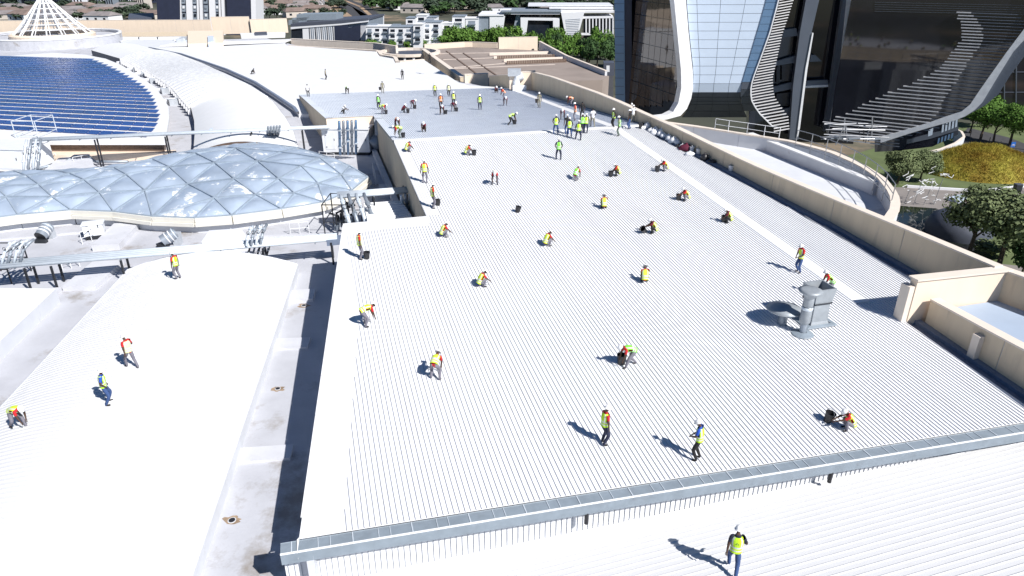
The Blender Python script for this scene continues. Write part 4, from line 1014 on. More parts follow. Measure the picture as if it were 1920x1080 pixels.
block('duct_platform', [(378, 452), (465, 446), (452, 428), (392, 432)], 19.6, DECK, 'ahu_white', 'white flat duct box behind the long pipe rack', 'duct')
# elbow duct in the corner
q = MB(); p = P(700, 290, DECK); q.tube([p+Vector((0, 0, .9)), p+Vector((.5, .6, 1.4)), p+Vector((.7, 2.0, 1.9)), p+Vector((1.0, 3.2, 2.6))], .95, 14, .7)
tag(q.build('elbow_duct', 'pipe_dark', smooth=True), 'big grey elbow duct in the corner right of the plant container', 'duct')
q = MB(); p = P(712, 252, 18.2); q.boxc(p, (.9, .9, 1.8)); tag(q.build('wall_box', 'ahu_grey'), 'grey box on the shaded wall above the elbow duct', 'box')
def exhaust(label, a, b, r):
    t0 = thing('duct_exhaust', a, label, 'duct'); d = (b-a).normalized()
    q = MB(); q.tube([a, b], r, 16, cap=False); q.build('duct_barrel', 'pipe_dark', t0, smooth=True)
    q = MB(); q.tube([a.lerp(b, .9), b], r*.93, 16); q.build('duct_throat', 'black_plastic', t0)
    for s in (.1, .35, .6): q = MB(); q.tube([a.lerp(b, s), a.lerp(b, s+.08)], r*1.06, 16); q.build('band', 'rail_white' if s > .3 else 'pipe', t0, smooth=True)
    q = MB(); q.boxc(Vector((a.x, a.y, CAMZ-DECK)), (r*1.2, r*1.2, a.z-CAMZ+DECK)); q.build('stand', 'ahu_grey', t0)
    q = MB(); q.boxc(Vector((b.x, b.y, CAMZ-DECK)), (r*1.9, r*.8, .3)); q.build('stand', 'steel_dark', t0)
exhaust('banded cylindrical duct exhaust in front of the foil roof, left one', P(90, 424, 19.6), P(75, 444, 20.1), .45)
exhaust('ribbed cylindrical duct exhaust in front of the foil roof, right one', P(330, 436, 19.6), P(304, 452, 20.1), .45)
def stairrail(label, px0, px1, d=DECK, h=1.0, m_='rail_white'):
    a, b = P(*px0, d), P(*px1, d); n = max(2, int((b-a).length/1.0))
    railing('step_railing', label, [a.lerp(b, i/n) for i in range(n+1)], h, m_, 2, .025)
stairrail('white step railing beside the concrete plinth behind the long rack', (155, 458), (190, 446))
stairrail('white step railing below the long rack near the left', (118, 506), (150, 500))
stairrail('white step railing on the service steps left of the foil roof crown', (82, 318), (108, 304))
stairrail('right hand white step railing beyond the left half of the foil roof', (140, 312), (172, 306))
stairrail('small white railing by the plant container and the foil roof', (600, 300), (628, 304))
stairrail('thin white railing between the rack and the ribbed hall notch', (545, 440), (580, 437))
stairrail('white ladder rail in the shaded corner beside the ribbed hall wall', (706, 352), (700, 330), h=1.4)
block('stair_steps', [(712, 365), (730, 363), (726, 344), (710, 345)], 20.2, DECK, 'membrane', 'dark shaded steps at the foot of the ribbed hall wall', 'steps')
block('service_platform', [(70, 330), (180, 322), (170, 290), (110, 296)], 20.0, DECK, 'concrete_light', 'raised concrete service platform beyond the left part of the foil roof', 'platform')
block('beige_upstand', [(65, 292), (330, 286), (330, 281), (65, 284)], 19.8, DECK, 'beige_light', 'low beige upstand under the brown clerestory of the solar roof', 'upstand')
q = MB(); q.tube([P(62, 318, 20.2), P(120, 305, 20.2), P(140, 292, 19.8), P(165, 291, 19.8), P(178, 303, 20.2), P(240, 303, 20.2)], .14, 8); tag(q.build('grey_drain_pipe', 'pipe_dark', smooth=True), 'grey drain pipe hopping over the service platform', 'pipe')
kerb('deck_kerb', [(420, 450), (640, 440)], DECK, .2, .3, 'concrete_light', 'thin kerb line across the deck behind the long pipe rack', 'kerb')
kerb('deck_kerb', [(-40, 455), (120, 440), (250, 430)], DECK, .12, .25, 'concrete_light', 'thin kerb line on the deck in front of the left foil roof rim', 'kerb')

# ---- roof vents on the ribbed hall near the cross wall
def hitroof(px, py, bias=0):
    d = 17.
    for _ in range(40):
        p = P(px, py, d); u, v_ = UVof(p); d = .5*d+.5*roofd(u)
    return P(px, py, d)
vt = thing('square_roof_vent', hitroof(1522, 603), 'grey square ventilation shaft with an open dark top on the ribbed roof', 'vent')
p = hitroof(1524, 602)
def loftbox(q, c, secs):
    secs = [(z*1.3, a*1.25, b*1.25) for z, a, b in secs]                                         # sections: (z, half-size)
    rows = [[c+Vector((sx*w-(sy*w2)*.27, sy*w2+sx*w*.27, z)) for sx, sy in ((-1, -1), (1, -1), (1, 1), (-1, 1))] for z, w, w2 in secs]
    q.grid(rows, closed=True)
q = MB(); loftbox(q, p+Vector((0, 0, -.1)), [(0, .48, .48), (.25, .38, .38), (1.0, .36, .36), (1.12, .40, .40), (1.7, .46, .46), (1.7, .40, .40), (1.2, .34, .34)]); q.build('shaft', 'vent_grey', vt)
q = MB(); loftbox(q, p, [(1.2, .33, .33), (1.21, .001, .001)]); q.build('dark_opening', 'black_plastic', vt)
q = MB(); loftbox(q, p, [(.02, .72, .62), (.06, .7, .6), (.09, .48, .48)]); q.build('soaker_flashing', 'gutter_grey', vt)
q = MB(); loftbox(q, p, [(.95, .41, .41), (1.0, .41, .41)]); q.build('shadow_gap_band', 'steel_dark', vt)
fv = thing('flue_stack', hitroof(1503, 628), 'slim round flue with a flared cowl in front of the square vent', 'flue')
p = hitroof(1504, 626)
for nm, secs, m_ in [('flue_pipe', [(0, .14), (.55, .13)], 'pipe_dark'), ('flue_barrel', [(.5, .13), (.62, .21), (1.15, .21), (1.3, .16), (1.35, .16), (1.4, .2), (1.8, .2)], 'vent_grey'), ('flue_cowl', [(1.78, .2), (1.95, .30), (2.05, .44), (2.12, .46), (2.16, .30), (2.14, .01)], 'vent_grey'), ('flue_band', [(1.2, .2), (1.24, .22), (1.3, .22), (1.34, .19)], 'pipe')]:
    q = MB(); q.grid([[p+Vector((1.3*r_*math.cos(a*math.pi/9), 1.3*r_*math.sin(a*math.pi/9), 1.18*z)) for a in range(18)] for z, r_ in secs], closed=True); q.build(nm, m_, fv, smooth=True)
q = MB(); q.grid([[p+Vector((1.3*r_*math.cos(a*math.pi/9), 1.3*r_*math.sin(a*math.pi/9), 1.18*z)) for a in range(18)] for z, r_ in ((.02, .45), (.05, .42), (.12, .16))], closed=True); q.build('soaker_flashing', 'gutter_grey', fv)
rc = thing('round_cowl_vent', hitroof(1464, 606), 'low round mushroom cowl vent left of the flue, wide disc on a short neck', 'vent')
p = hitroof(1466, 607)
for nm, secs, m_ in [('neck', [(0, .22), (.45, .2), (.5, .3), (.8, .3)], 'pipe_dark'), ('disc', [(.64, .3), (.68, .32), (.70, .80), (.75, .82), (.84, .5), (.90, .2), (.91, .01)], 'vent_grey')]:
    q = MB(); q.grid([[p+Vector((1.12*r_*math.cos(a*math.pi/12), 1.12*r_*math.sin(a*math.pi/12), 1.2*z)) for a in range(24)] for z, r_ in secs], closed=True); q.build(nm, m_, rc, smooth=True)

# ============================================================ BACKGROUND BUILDINGS
def vplane(px, py, d, az_):
    return plane(P(px, py, d), az_)
def pslab(pl, pxs, th, off, name, m_, parent):
    o, n = pl; q = MB(); q.slab([onplane(x, y, o+n*off, n) for x, y in pxs], -n*th); return q.build(name, m_, parent)
def rect(x0, y0, x1, y1): return [(x0, y0), (x1, y0), (x1, y1), (x0, y1)]
# dark slab tower behind the far parapet
pl = vplane(380, 66, 36, 88)
st = thing('slab_tower', P(380, 66, 36), 'dark navy slab tower with white window strips behind the far parapet', 'tower')
pslab(pl, [(283, -260), (334, -260), (338, 66), (296, 66)], 14, 0, 'slab_wall', 'navy_slab', st)
pslab(pl, [(412, -260), (468, -260), (472, 66), (428, 66)], 14, .5, 'slab_wall', 'navy_slab', st)
pslab(pl, [(464, -260), (472, -260), (481, 66), (472, 66)], 14, .7, 'edge_strip', 'apt_white', st)
pslab(pl, [(326, -260), (420, -260), (430, 66), (336, 66)], 12, -1.2, 'core_wall', 'slate', st)
for i, (x0, w) in enumerate([(332, 6), (348, 11), (368, 3), (373, 5), (391, 11), (409, 3), (414, 5)]):
    pslab(pl, [(x0-9, -260), (x0+w-9, -260), (x0+w+3, 66), (x0+3, 66)], 1.5, -.2, 'white_strip', 'apt_white', st)
for cx in (342, 363, 383.5, 405):
    for j in range(5):
        y0 = -36+j*15; sh = (y0+40)*.04
        pslab(pl, rect(cx-3.5+sh, y0+1, cx+4+sh, y0+13), .4, -.75, 'balcony', 'apt_grey', st)
        pslab(pl, rect(cx-2+sh, y0+2, cx+2+sh, y0+7), .3, -.35, 'window', ['ahu_white', 'window_dark', 'apt_grey'][(j+int(cx)) % 3], st)
# slatted white hall
pl = vplane(600, 84, 34, 96)
sh_ = thing('slatted_hall', P(600, 84, 36), 'low hall with white slatted facade and a dark glass end, behind the far roofs', 'building')
pslab(pl, [(546, 49), (640, 44), (690, 36), (690, 76), (600, 84), (546, 84)], 24, -.6, 'hall_body', 'apt_grey', sh_)
pslab(pl, [(545, 45), (562, 43), (640, 38), (690, 34), (690, 38), (640, 43.5), (562, 49), (545, 50)], 26, .4, 'roof_slab', 'slate', sh_)
pslab(pl, [(545, 50), (562, 49), (640, 43.5), (690, 38), (690, 41), (640, 47), (562, 53), (545, 55)], 1, .3, 'white_fascia', 'apt_white', sh_)
pslab(pl, rect(547, 55, 566, 70), 1, -.3, 'dark_opening', 'window_dark', sh_)
pslab(pl, [(567, 50), (627, 46), (628, 76), (568, 76)], 1, .0, 'slatted_wall', 'apt_white', sh_)
for i in range(13):
    x = 579+i*3.7; pslab(pl, [(x, 48.5+rnd.uniform(0, 1)), (x+1.0, 48.5), (x+3+rnd.uniform(-.6, .6), 76), (x+2, 76)], .3, .25, 'slit', 'window_dark' if i % 3 == 0 else 'apt_grey', sh_)
pslab(pl, [(627, 47), (651, 44), (653, 52), (676, 47), (676, 76), (628, 76)], .6, .2, 'dark_glass', 'navy_slab', sh_)
pslab(pl, rect(676, 48, 687, 76), .6, .15, 'grey_pier', 'concrete', sh_)
for (a, b_, c_, d, m_) in [(548, 34, 575, 46, 'apt_grey'), (556, 27, 630, 39, 'membrane'), (572, 33, 579, 37, 'panel_white'), (541, 38, 560, 47, 'apt_grey')]:
    pslab(pl, [(a, b_), (c_, b_-1.5), (c_, d-2), (a, d)], 10, -8, 'roof_volume', 'gutter_grey' if m_ != 'panel_white' else m_, sh_)
# white apartment blocks
apts = [(686, 50, 729, 98, 'leftmost white apartment block beyond the stepped parapet'), (729, 51, 774, 99, 'white apartment block with deep corner balconies, second from the left'),
        (775, 46, 792, 100, 'narrow white apartment block with three stacked windows'), (792, 42, 826, 96, 'white apartment block just left above the green trees'),
        (829, 44, 848, 92, 'small white apartment block between two larger ones'), (848, 31, 872, 90, 'tallest white apartment block with a dark glazed corner'), (873, 35, 897, 90, 'white apartment block next to the grey office complex'),
        (761, 34, 778, 84, 'rear white apartment block peeking over the roofs'), (780, 29, 800, 82, 'rear white roof pavilion of the apartments, the highest on the left'), (801, 33, 818, 82, 'rear white apartment block left of the tallest one'), (699, 31, 713, 80, 'small white block at the end of the highway')]
for ai, (x0, y0, x1, y1, lb) in enumerate(apts):
    pl = vplane((x0+x1)/2, y1, 36, 92); ap = thing('apartment_block', P((x0+x1)/2, y1, 36), lb, 'apartment block', 'white apartment blocks')
    pslab(pl, rect(x0, y0, x1, y1), 9, 0, 'wall', 'apt_white', ap)
    pslab(pl, rect(x0-.6, y0-.9, x1+.6, y0), 9.6, .3, 'roof_slab', ['apt_white', 'apt_grey'][ai % 2], ap)
    if x1-x0 > 25: pslab(pl, rect(x0+5, y0-5, x0+20, y0-1), 4, -4, 'roof_pavilion', 'apt_grey', ap)
    w = x1-x0; nc = max(1, int(w/13))
    for r_ in range(3):
        for c_ in range(nc):
            xa = x0+w*(c_+.2)/nc; xb = x0+w*(c_+.75)/nc; ya = y0+4+r_*11
            if ya+8 > y1: continue
            pslab(pl, rect(xa, ya, xb, ya+7.2), .3, .02 if c_ % 2 else .05, 'window', 'window_dark' if (c_+r_+ai) % 3 else 'apt_grey', ap)
            pslab(pl, rect(xa-.5, ya+5.6, xb+.5, ya+7.6), .8, .8, 'balcony', 'apt_white' if (c_+ai) % 2 else 'apt_grey', ap)
# grey office complex
pl = vplane(1020, 90, 36, 92)
oc = thing('office_complex', P(1020, 90, 36), 'angular grey and white office complex with a leaning louvred wedge', 'building')
pslab(pl, [(897, 27), (918, 30), (919, 88), (898, 88)], 20, -.5, 'side_wall', 'apt_grey', oc)
pslab(pl, [(918, 30), (947, 30), (938, 88), (918, 88)], 20, 0, 'white_wall', 'apt_white', oc)
pslab(pl, [(942, 26), (1060, 26), (1062, 88), (940, 88)], 18, -3, 'dark_glass', 'glass_dark', oc)
pslab(pl, [(968, 28), (975, 28), (975, 88), (955, 88)], 3, -1.4, 'grey_fin', 'apt_grey', oc)
pslab(pl, [(976, 33), (1050, 34), (1049, 39), (990, 38), (984, 88), (977, 88)], 8, .3, 'portal_frame', 'apt_white', oc)
pslab(pl, [(1037, 36), (1049, 36), (1049, 88), (1037, 88)], 8, .4, 'portal_frame', 'apt_white', oc)
pslab(pl, rect(990, 39, 1037, 88), 1, -1, 'dark_recess', 'window_dark', oc)
pslab(pl, [(1052, 24), (1096, 22), (1083, 71), (1061, 71)], 12, 1.2, 'leaning_wedge', 'apt_white', oc)
for i in range(11):
    t = i/10; pslab(pl, [(lerp(1060, 1063.5, t), lerp(37, 68, t)), (lerp(1088, 1082, t), lerp(35, 68, t)), (lerp(1088, 1082, t), lerp(35, 68, t)+.8), (lerp(1060, 1063.5, t), lerp(37, 68, t)+.8)], .15, 1.3, 'louvre', 'apt_grey', oc)
pslab(pl, rect(1094, 31, 1150, 88), 14, -1.5, 'colonnade_wall', 'window_dark', oc)
pslab(pl, [(1090, 31), (1150, 30), (1150, 34), (1090, 35)], 14, .2, 'colonnade_beam', 'apt_white', oc)
for i in range(9): pslab(pl, rect(1098+i*6.3, 33, 1100.2+i*6.3, 64), .7, .1, 'column', 'apt_white', oc)
pslab(pl, rect(1090, 62, 1150, 66), 1, .1, 'column_base', 'apt_white', oc)
for (a, b_, c_, d, off, dep, m_) in [(897, 27, 945, 30, .3, 22, 'apt_white'), (940, 20, 1052, 23, 1, 20, 'apt_grey'), (958, 23, 1050, 27, .5, 18, 'membrane'), (1050, 20, 1152, 24, .6, 24, 'apt_white'), (990, 10, 1150, 12, -10, 22, 'membrane'), (1030, 14, 1150, 16.5, -6, 22, 'apt_white'), (937, 18, 958, 27, -2, 8, 'apt_white')]:
    pslab(pl, rect(a, b_, c_, d), dep, off, 'roof_slab', m_, oc)
# dark block added to stand in for dark trees and shadow, far right
pl = vplane(1900, 232, 36, 110)
db = thing('dark_block', P(1900, 232, 36), 'very dark block standing in for dark trees and shadow at the right frame edge', 'building')
pslab(pl, [(1845, -100), (2050, -100), (2050, 250), (1845, 228)], 14, 0, 'dark_wall', 'glass_dark', db)
for i in range(5): pslab(pl, rect(1850, 20+i*38, 2050, 22+i*38), .3, .1, 'floor_band', 'slate', db)
for i in range(4): pslab(pl, [(1862+i*22, -90), (1865+i*22, -90), (1862+i*22, 225), (1860+i*22, 225)], .3, .2, 'mullion', 'panel_grey', db)
# small things left of the tower
block('asphalt_court', [(1010, 140), (1150, 130), (1150, 215), (1040, 175)], 34.5, 36, 'asphalt', kind='structure')
pl = vplane(1142, 148, 32, 95); q_ = thing('dark_kiosk', P(1142, 148, 32), 'small dark kiosk with a white sign beside the tower fin', 'kiosk')
pslab(pl, rect(1132, 118, 1152, 142), 5, 0, 'kiosk_wall', 'slate', q_); pslab(pl, rect(1137, 123, 1143, 135), .1, .1, 'sign', 'ahu_white', q_)

# ============================================================ VEGETATION
def crown_mesh(name, n, leaf, seed, blobs=7, flat_=.8, tall=1.0):
    r_ = random.Random(seed); vs = []; fs = []; cs = []
    for i in range(blobs):
        a = r_.uniform(0, 6.28); rr = r_.uniform(.15, .62); z = r_.uniform(-.45, .5)
        cs.append((Vector((rr*math.cos(a), rr*math.sin(a), z*flat_)), r_.uniform(.28, .46)))
    cs.append((Vector((0, 0, .25)), .5))
    for i in range(n):
        c_, R_ = cs[i % len(cs)]
        d = Vector((r_.gauss(0, 1), r_.gauss(0, 1), r_.gauss(0, 1))).normalized()*R_*(r_.random()**.33)*r_.uniform(.85, 1.12)
        p = c_+d; p.z *= tall
        nrm = (d.normalized()+Vector((r_.uniform(-.7, .7), r_.uniform(-.7, .7), r_.uniform(-.3, .9)))).normalized()
        x = nrm.cross(Vector((0, 0, 1)))
        if x.length < .1: x = Vector((1, 0, 0))
        x.normalize(); y = nrm.cross(x); l = leaf*r_.uniform(.6, 1.4); w = l*r_.uniform(.5, .8); b = len(vs)
        vs += [tuple(p-x*w), tuple(p-y*l*.8+nrm*l*.1), tuple(p+x*w), tuple(p+y*l)]; fs.append((b, b+1, b+2, b+3))
    me = bpy.data.meshes.new(name); me.from_pydata(vs, [], fs); me.update(); return me
def trunk_mesh(seed, limbs=5):
    r_ = random.Random(seed); q = MB()
    q.tube([(0, 0, 0), (r_.uniform(-.03, .03), r_.uniform(-.03, .03), .3), (r_.uniform(-.05, .05), r_.uniform(-.05, .05), .75)], .035, 7, .015)
    for i in range(limbs):
        a = i*2.4+r_.uniform(-.4, .4); z = .28+.07*i; q.tube([(0, 0, z), (.12*math.cos(a), .12*math.sin(a), z+.13), (.26*math.cos(a), .26*math.sin(a), z+.22)], .016, 5, .005)
    me = bpy.data.meshes.new('trunk'); me.from_pydata(q.v, [], q.f); me.materials.append(M['bark']); return me
TR = [trunk_mesh(i) for i in range(3)]
CR_ = {}
def crown(kind, seed):
    k_ = (kind, seed)
    if k_ not in CR_:
        prm = {'near': (9000, .042, 16), 'mid': (1500, .085, 9), 'far': (260, .17, 6)}[kind[0]]
        me = crown_mesh('crown', prm[0], prm[1], seed, prm[2]); me.materials.append(M[kind[1]]); CR_[k_] = me
    return CR_[k_]
def tree(base, H, Wd, kind, leaf, label, group=None, name='tree', low=.25):
    t0 = thing(name, base, label, 'tree', group)
    t0.rotation_euler = (0, 0, rnd.uniform(0, 6.28))
    tr = bpy.data.objects.new('trunk', TR[rnd.randrange(3)]); COL.objects.link(tr); tr.parent = t0; tr.scale = (H*.9, H*.9, H)
    c_ = bpy.data.objects.new('crown', crown((kind, leaf), rnd.randrange(4))); COL.objects.link(c_); c_.parent = t0
    hz = H*(1-low)/2; c_.location = (0, 0, H*low+hz); c_.scale = (Wd*.62, Wd*.62, hz*1.15)
    return t0
G = 36.0
tree(P(1812, 487, G), 10.5, 9.5, 'near', 'leaf_olive', 'grey green garden tree with a slim trunk beside the pond, left of two')
tree(P(1872, 500, G), 11, 11, 'near', 'leaf_olive', 'larger grey green garden tree at the right edge, right of the pond')
tree(P(1682, 345, G), 6.5, 7.0, 'near', 'leaf_olive', 'rounded olive green tree under the railing, left of the dry mound', low=.1)
tree(P(1724, 340, G), 6.2, 6.0, 'near', 'leaf_olive', 'olive green tree touching the left side of the dry grass mound', low=.1)
for x, y, h, w, lb in [(1838, 262, 9, 8, 'bright green tree behind the mound, left in its row'), (1862, 268, 8, 7, 'bright green tree second in the row behind the mound'), (1892, 275, 9.5, 8, 'tallest bright green tree behind the mound'), (1818, 250, 7, 7, 'small bright tree tucked under the white tower rim'), (1925, 282, 8, 7, 'bright green tree cut by the right frame edge'), (1850, 240, 8, 8, 'rear bright green tree under the curved rim')]:
    tree(P(x, y, G), h, w, 'near' if h > 8 else 'mid', 'leaf_bright', lb, 'bright trees behind the mound')
tree(P(1700, 500, G), 4, 6, 'mid', 'leaf_dark', 'dark shrub low behind the beige parapet by the pond', low=.05)
tree(P(1912, 520, G), 5, 5, 'mid', 'leaf_dark', 'dark tree at the right frame edge above the beige parapet', low=.1)
tree(P(1846, 478, G), 2.2, 6, 'mid', 'leaf_olive', 'low grey green shrub between the two garden trees', low=.0)
places = ['behind the brown terrace', 'in the green belt in front of the white apartments', 'in the green belt in front of the grey offices']
for i in range(30):
    x = 798+i*5.9+rnd.uniform(-3, 3); y = 91+rnd.uniform(-5, 3)
    tree(P(x, y, G), rnd.uniform(7, 11), rnd.uniform(8, 12), 'mid', 'leaf_bright', 'bushy bright green tree in the belt between the brown terrace and the apartments', 'green belt trees', low=.05)
for i in range(7): tree(P(700+i*16+rnd.uniform(-4, 4), 98+rnd.uniform(-2, 2), G), rnd.uniform(5, 7.5), 5, 'mid', 'leaf_bright', 'small green tree at the foot of the white apartments', 'trees by the apartments', low=.1)
for i in range(9): tree(P(955+i*9+rnd.uniform(-2, 2), 94+rnd.uniform(-2, 2), G), rnd.uniform(5, 9), 6, 'mid', 'leaf_dark' if i % 3 == 0 else 'leaf_bright', 'slim green tree in front of the grey office complex', 'trees by the offices', low=.1)
for i in range(26): tree(P(1030+rnd.uniform(0, 118), rnd.uniform(98, 132), G), rnd.uniform(7, 12), rnd.uniform(5, 8), 'mid', 'leaf_bright' if i % 3 else 'leaf_dark', 'green street tree between the brown terrace and the dark tower', 'street trees left of the tower', low=.12)
# distant trees and houses
def house_parts(seed):
    r_ = random.Random(seed); w, l, h = r_.uniform(9, 13), r_.uniform(12, 20), r_.uniform(3, 5)
    q = MB(); q.boxc((0, 0, 0), (l, w, h)); f = MB(); f.add([(-l/2-.5, -w/2-.5, h), (l/2+.5, -w/2-.5, h), (l/2+.5, w/2+.5, h), (-l/2-.5, w/2+.5, h), (-l/2+2, 0, h+2.2), (l/2-2, 0, h+2.2)], [(0, 1, 5, 4), (1, 2, 5), (2, 3, 4, 5), (3, 0, 4), (3, 2, 1, 0)])
    g_ = MB()
    for k_ in range(3): g_.boxc((-l/3+k_*l/3, -w/2-.02, h*.35), (1.6, .1, 1.3))
    out = []
    for nm, b, ms in (('wall', q, ['house_wall', 'apt_white']), ('roof', f, ['tile_roof', 'tile_grey']), ('window', g_, ['window_dark'])):
        for m_ in ms:
            me = bpy.data.meshes.new(nm); me.from_pydata(b.v, [], b.f); me.materials.append(M[m_]); out.append((nm, me))
    return out
HS = [house_parts(i) for i in range(4)]
def house(p, label, group, yaw=None):
    t0 = thing('house', p, label, 'house', group); t0.rotation_euler = (0, 0, rnd.uniform(-.6, .6) if yaw is None else yaw); hp = HS[rnd.randrange(4)]
    for nm in ('wall', 'roof', 'window'):
        o_ = bpy.data.objects.new(nm, rnd.choice([m_ for n2, m_ in hp if n2 == nm])); COL.objects.link(o_); o_.parent = t0
for i in range(34): house(P(rnd.uniform(700, 1150), rnd.uniform(-6, 24), G), 'distant house half hidden in the dark woodland above the apartments', 'houses in the far woodland')
for i in range(26): house(P(rnd.uniform(0, 285), rnd.uniform(18, 42), G), 'distant low house beyond the far parapet, upper left', 'houses beyond the far parapet')
for i in range(14): house(P(rnd.uniform(476, 600), rnd.uniform(12, 34), G), 'distant house between the slab tower and the tan field', 'houses by the tan field')
for i in range(130):
    x = rnd.uniform(690, 1160); y = 30-36*rnd.random()**.8
    tree(P(x, y, G), rnd.uniform(7, 12), rnd.uniform(11, 19), 'far', 'leaf_far' if i % 3 else 'leaf_dark', 'dark tree in the far woodland above the apartments', 'far woodland trees', low=.02)
for i in range(60): tree(P(rnd.uniform(-20, 285), rnd.uniform(6, 42), G), rnd.uniform(5, 8), rnd.uniform(9, 15), 'far', 'leaf_far', 'dark distant tree among the houses, upper left', 'distant trees upper left', low=.02)
for i in range(22): tree(P(rnd.uniform(476, 640), rnd.uniform(14, 40), G), rnd.uniform(5, 8), rnd.uniform(9, 14), 'far', 'leaf_far', 'dark distant tree beside the tan field', 'distant trees by the tan field', low=.02)
# far town blocks, upper left
for i in range(34):
    x = 8+i*8.3; y = rnd.uniform(2, 16); p = P(x, y, G); w_ = rnd.uniform(5, 9)
    t0 = thing('town_block', p, 'tiny distant town block on the skyline side of the upper left corner', 'building', 'distant town blocks')
    q = MB(); q.boxc(p, (w_, 12, rnd.uniform(8, 16))); q.build('wall', rnd.choice(['apt_white', 'slate', 'navy_slab', 'apt_grey', 'house_wall']), t0)
    q = MB(); [q.boxc(p+Vector((-w_*.3+k_*w_*.3, -6.1, 2.5)), (w_*.12, .3, 5)) for k_ in range(3)]; q.build('window', 'window_dark', t0)
block('long_shed', [(240, 34), (288, 33), (288, 24), (242, 25)], 28, 36, 'slate', 'long dark flat roofed shed left of the slab tower', 'shed')
block('pinkish_estate', [(26, 22), (80, 20), (82, 8), (28, 10)], 31, 36, 'tile_roof', 'distant pinkish brown long building left of the lattice cone', 'building')
# pylon by the highway
py_ = thing('lattice_mast', P(606, 24, G), 'pale lattice mast standing beside the highway', 'mast')
for dx in (-1.6, 1.6):
    for dy in (-1.6, 1.6):
        q = MB(); b = P(606, 24, G); q.tube([b+Vector((dx, dy, 0)), b+Vector((dx*.2, dy*.2, 26))], .22, 5); q.build('mast_leg', 'steel', py_)
for k_ in range(8):
    z = 2+k_*3; f_ = 1-.8*z/26; q = MB(); b = P(606, 24, G); q.tube([b+Vector((-1.6*f_, -1.6*f_, z)), b+Vector((1.6*f_, -1.6*f_, z+3))], .12, 4); q.tube([b+Vector((1.6*f_, -1.6*f_, z)), b+Vector((-1.6*f_, -1.6*f_, z+3))], .12, 4); q.build('brace', 'steel', py_)

# ============================================================ GARDEN ON THE RIGHT
flat('lawn', [(1560, 300), (1700, 262), (1800, 230), (2100, 260), (2100, 560), (1640, 560)], 'lawn', .04)
flat('garden_paving', [(1640, 352), (1740, 352), (1830, 358), (1960, 348), (1980, 395), (1830, 400), (1760, 398), (1640, 385)], 'paving', .08)
flat('pond', [(1660, 385), (1755, 392), (1800, 410), (1800, 440), (1830, 470), (1740, 492), (1640, 440)], 'water', .12)
flat('street', [(1795, 262), (1870, 282), (2000, 330), (2000, 300), (1890, 258), (1815, 240)], 'asphalt', .08)
flat('pavement', [(1800, 268), (1870, 289), (1990, 335), (1990, 328), (1870, 283), (1803, 263)], 'paving', .12)
flat('garden_path', [(1700, 486), (1800, 500), (1960, 520), (1960, 505), (1800, 488), (1710, 478)], 'paving', .10)
kerb('pale_kerb', [(1700, 352), (1760, 356), (1840, 361), (1915, 352), (1960, 335)], G, .45, .5, 'apt_white', 'pale kerb curving in front of the dry grass mound', 'kerb')
# mound of dry grass
mo = thing('dry_grass_mound', P(1836, 330, G), 'big mound covered in yellow brown dry grass', 'mound')
mc = P(1838, 322, G); MR = (10.5, 8.0); MH = 4.8
def mz(x, y):
    r2 = (x/MR[0])**2+(y/MR[1])**2; return MH*max(0, 1-r2)**.75+.25*math.sin(x*.9)*math.cos(y*1.3)*max(0, 1-r2)
q = MB(); rows = []
for i in range(13):
    r_ = i/12; rows.append([mc+Vector((MR[0]*r_*math.cos(a*math.pi/24), MR[1]*r_*math.sin(a*math.pi/24), mz(MR[0]*r_*math.cos(a*math.pi/24), MR[1]*r_*math.sin(a*math.pi/24)))) for a in range(48)])
q.grid(rows, closed=True, flip=True); q.build('mound_body', 'dry_grass', mo, smooth=True)
q = MB()
for i in range(26000):
    a = rnd.uniform(0, 6.283); r_ = math.sqrt(rnd.random())*1.0; x, y = MR[0]*r_*math.cos(a), MR[1]*r_*math.sin(a); p = mc+Vector((x, y, mz(x, y)-.03))
    l = rnd.uniform(.3, .75); d = Vector((rnd.uniform(-1, 1)+.5*math.sin(x*.6), rnd.uniform(-1, 1), rnd.uniform(.5, 1.4))).normalized()*l; w = Vector((rnd.uniform(-1, 1), rnd.uniform(-1, 1), 0)).normalized()*.035
    q.add([p-w, p+w, p+d], [(0, 1, 2)])
q.build('grass_tufts', 'dry_grass', mo, kind='stuff')
# white wire sculpture over the pond edge
sc_ = thing('wire_sculpture', P(1725, 390, G), 'tangled white wire sculpture hanging over the pond edge', 'sculpture')
b = P(1722, 385, G)
for i in range(26):
    q = MB(); a = b+Vector((rnd.uniform(-3.4, 3.4), rnd.uniform(-1, 1), rnd.uniform(.2, 6.0))); pts = [a]
    for k_ in range(3): pts.append(pts[-1]+Vector((rnd.uniform(-.9, .9), rnd.uniform(-.3, .3), rnd.uniform(-.6, .6))))
    q.tube(pts, .05, 5); q.build('wire', 'rail_white', sc_)
for i in range(9):
    q = MB(); a = b+Vector((rnd.uniform(-3, 3), rnd.uniform(-1, 1), rnd.uniform(.2, 5.5))); q.slab([a, a+Vector((.6, .1, .25)), a+Vector((.7, .1, .45)), a+Vector((.1, 0, .2))], (0, .05, 0)); q.build('white_plate', 'rail_white', sc_)
for i in range(4):
    q = MB(); x = -2.4+i*1.6; q.tube([b+Vector((x, 0, 0)), b+Vector((x+.4, 0, 2.6+i % 2*1.8))], .05, 5); q.build('strut', 'steel', sc_)
gd_ = thing('round_hide', P(1790, 425, G), 'dark rounded pod structure at the pond edge behind the garden trees', 'pod')
q = MB(); c_ = P(1795, 440, G); q.grid([[c_+Vector((4.2*r_*math.cos(a*math.pi/12), 4.2*r_*math.sin(a*math.pi/12), z)) for a in range(24)] for r_, z in ((1, 0), (1.05, 1.2), (.9, 2.6), (.55, 3.5), (.01, 3.8))], closed=True, flip=True); q.build('pod_shell', 'slate', gd_, smooth=True)
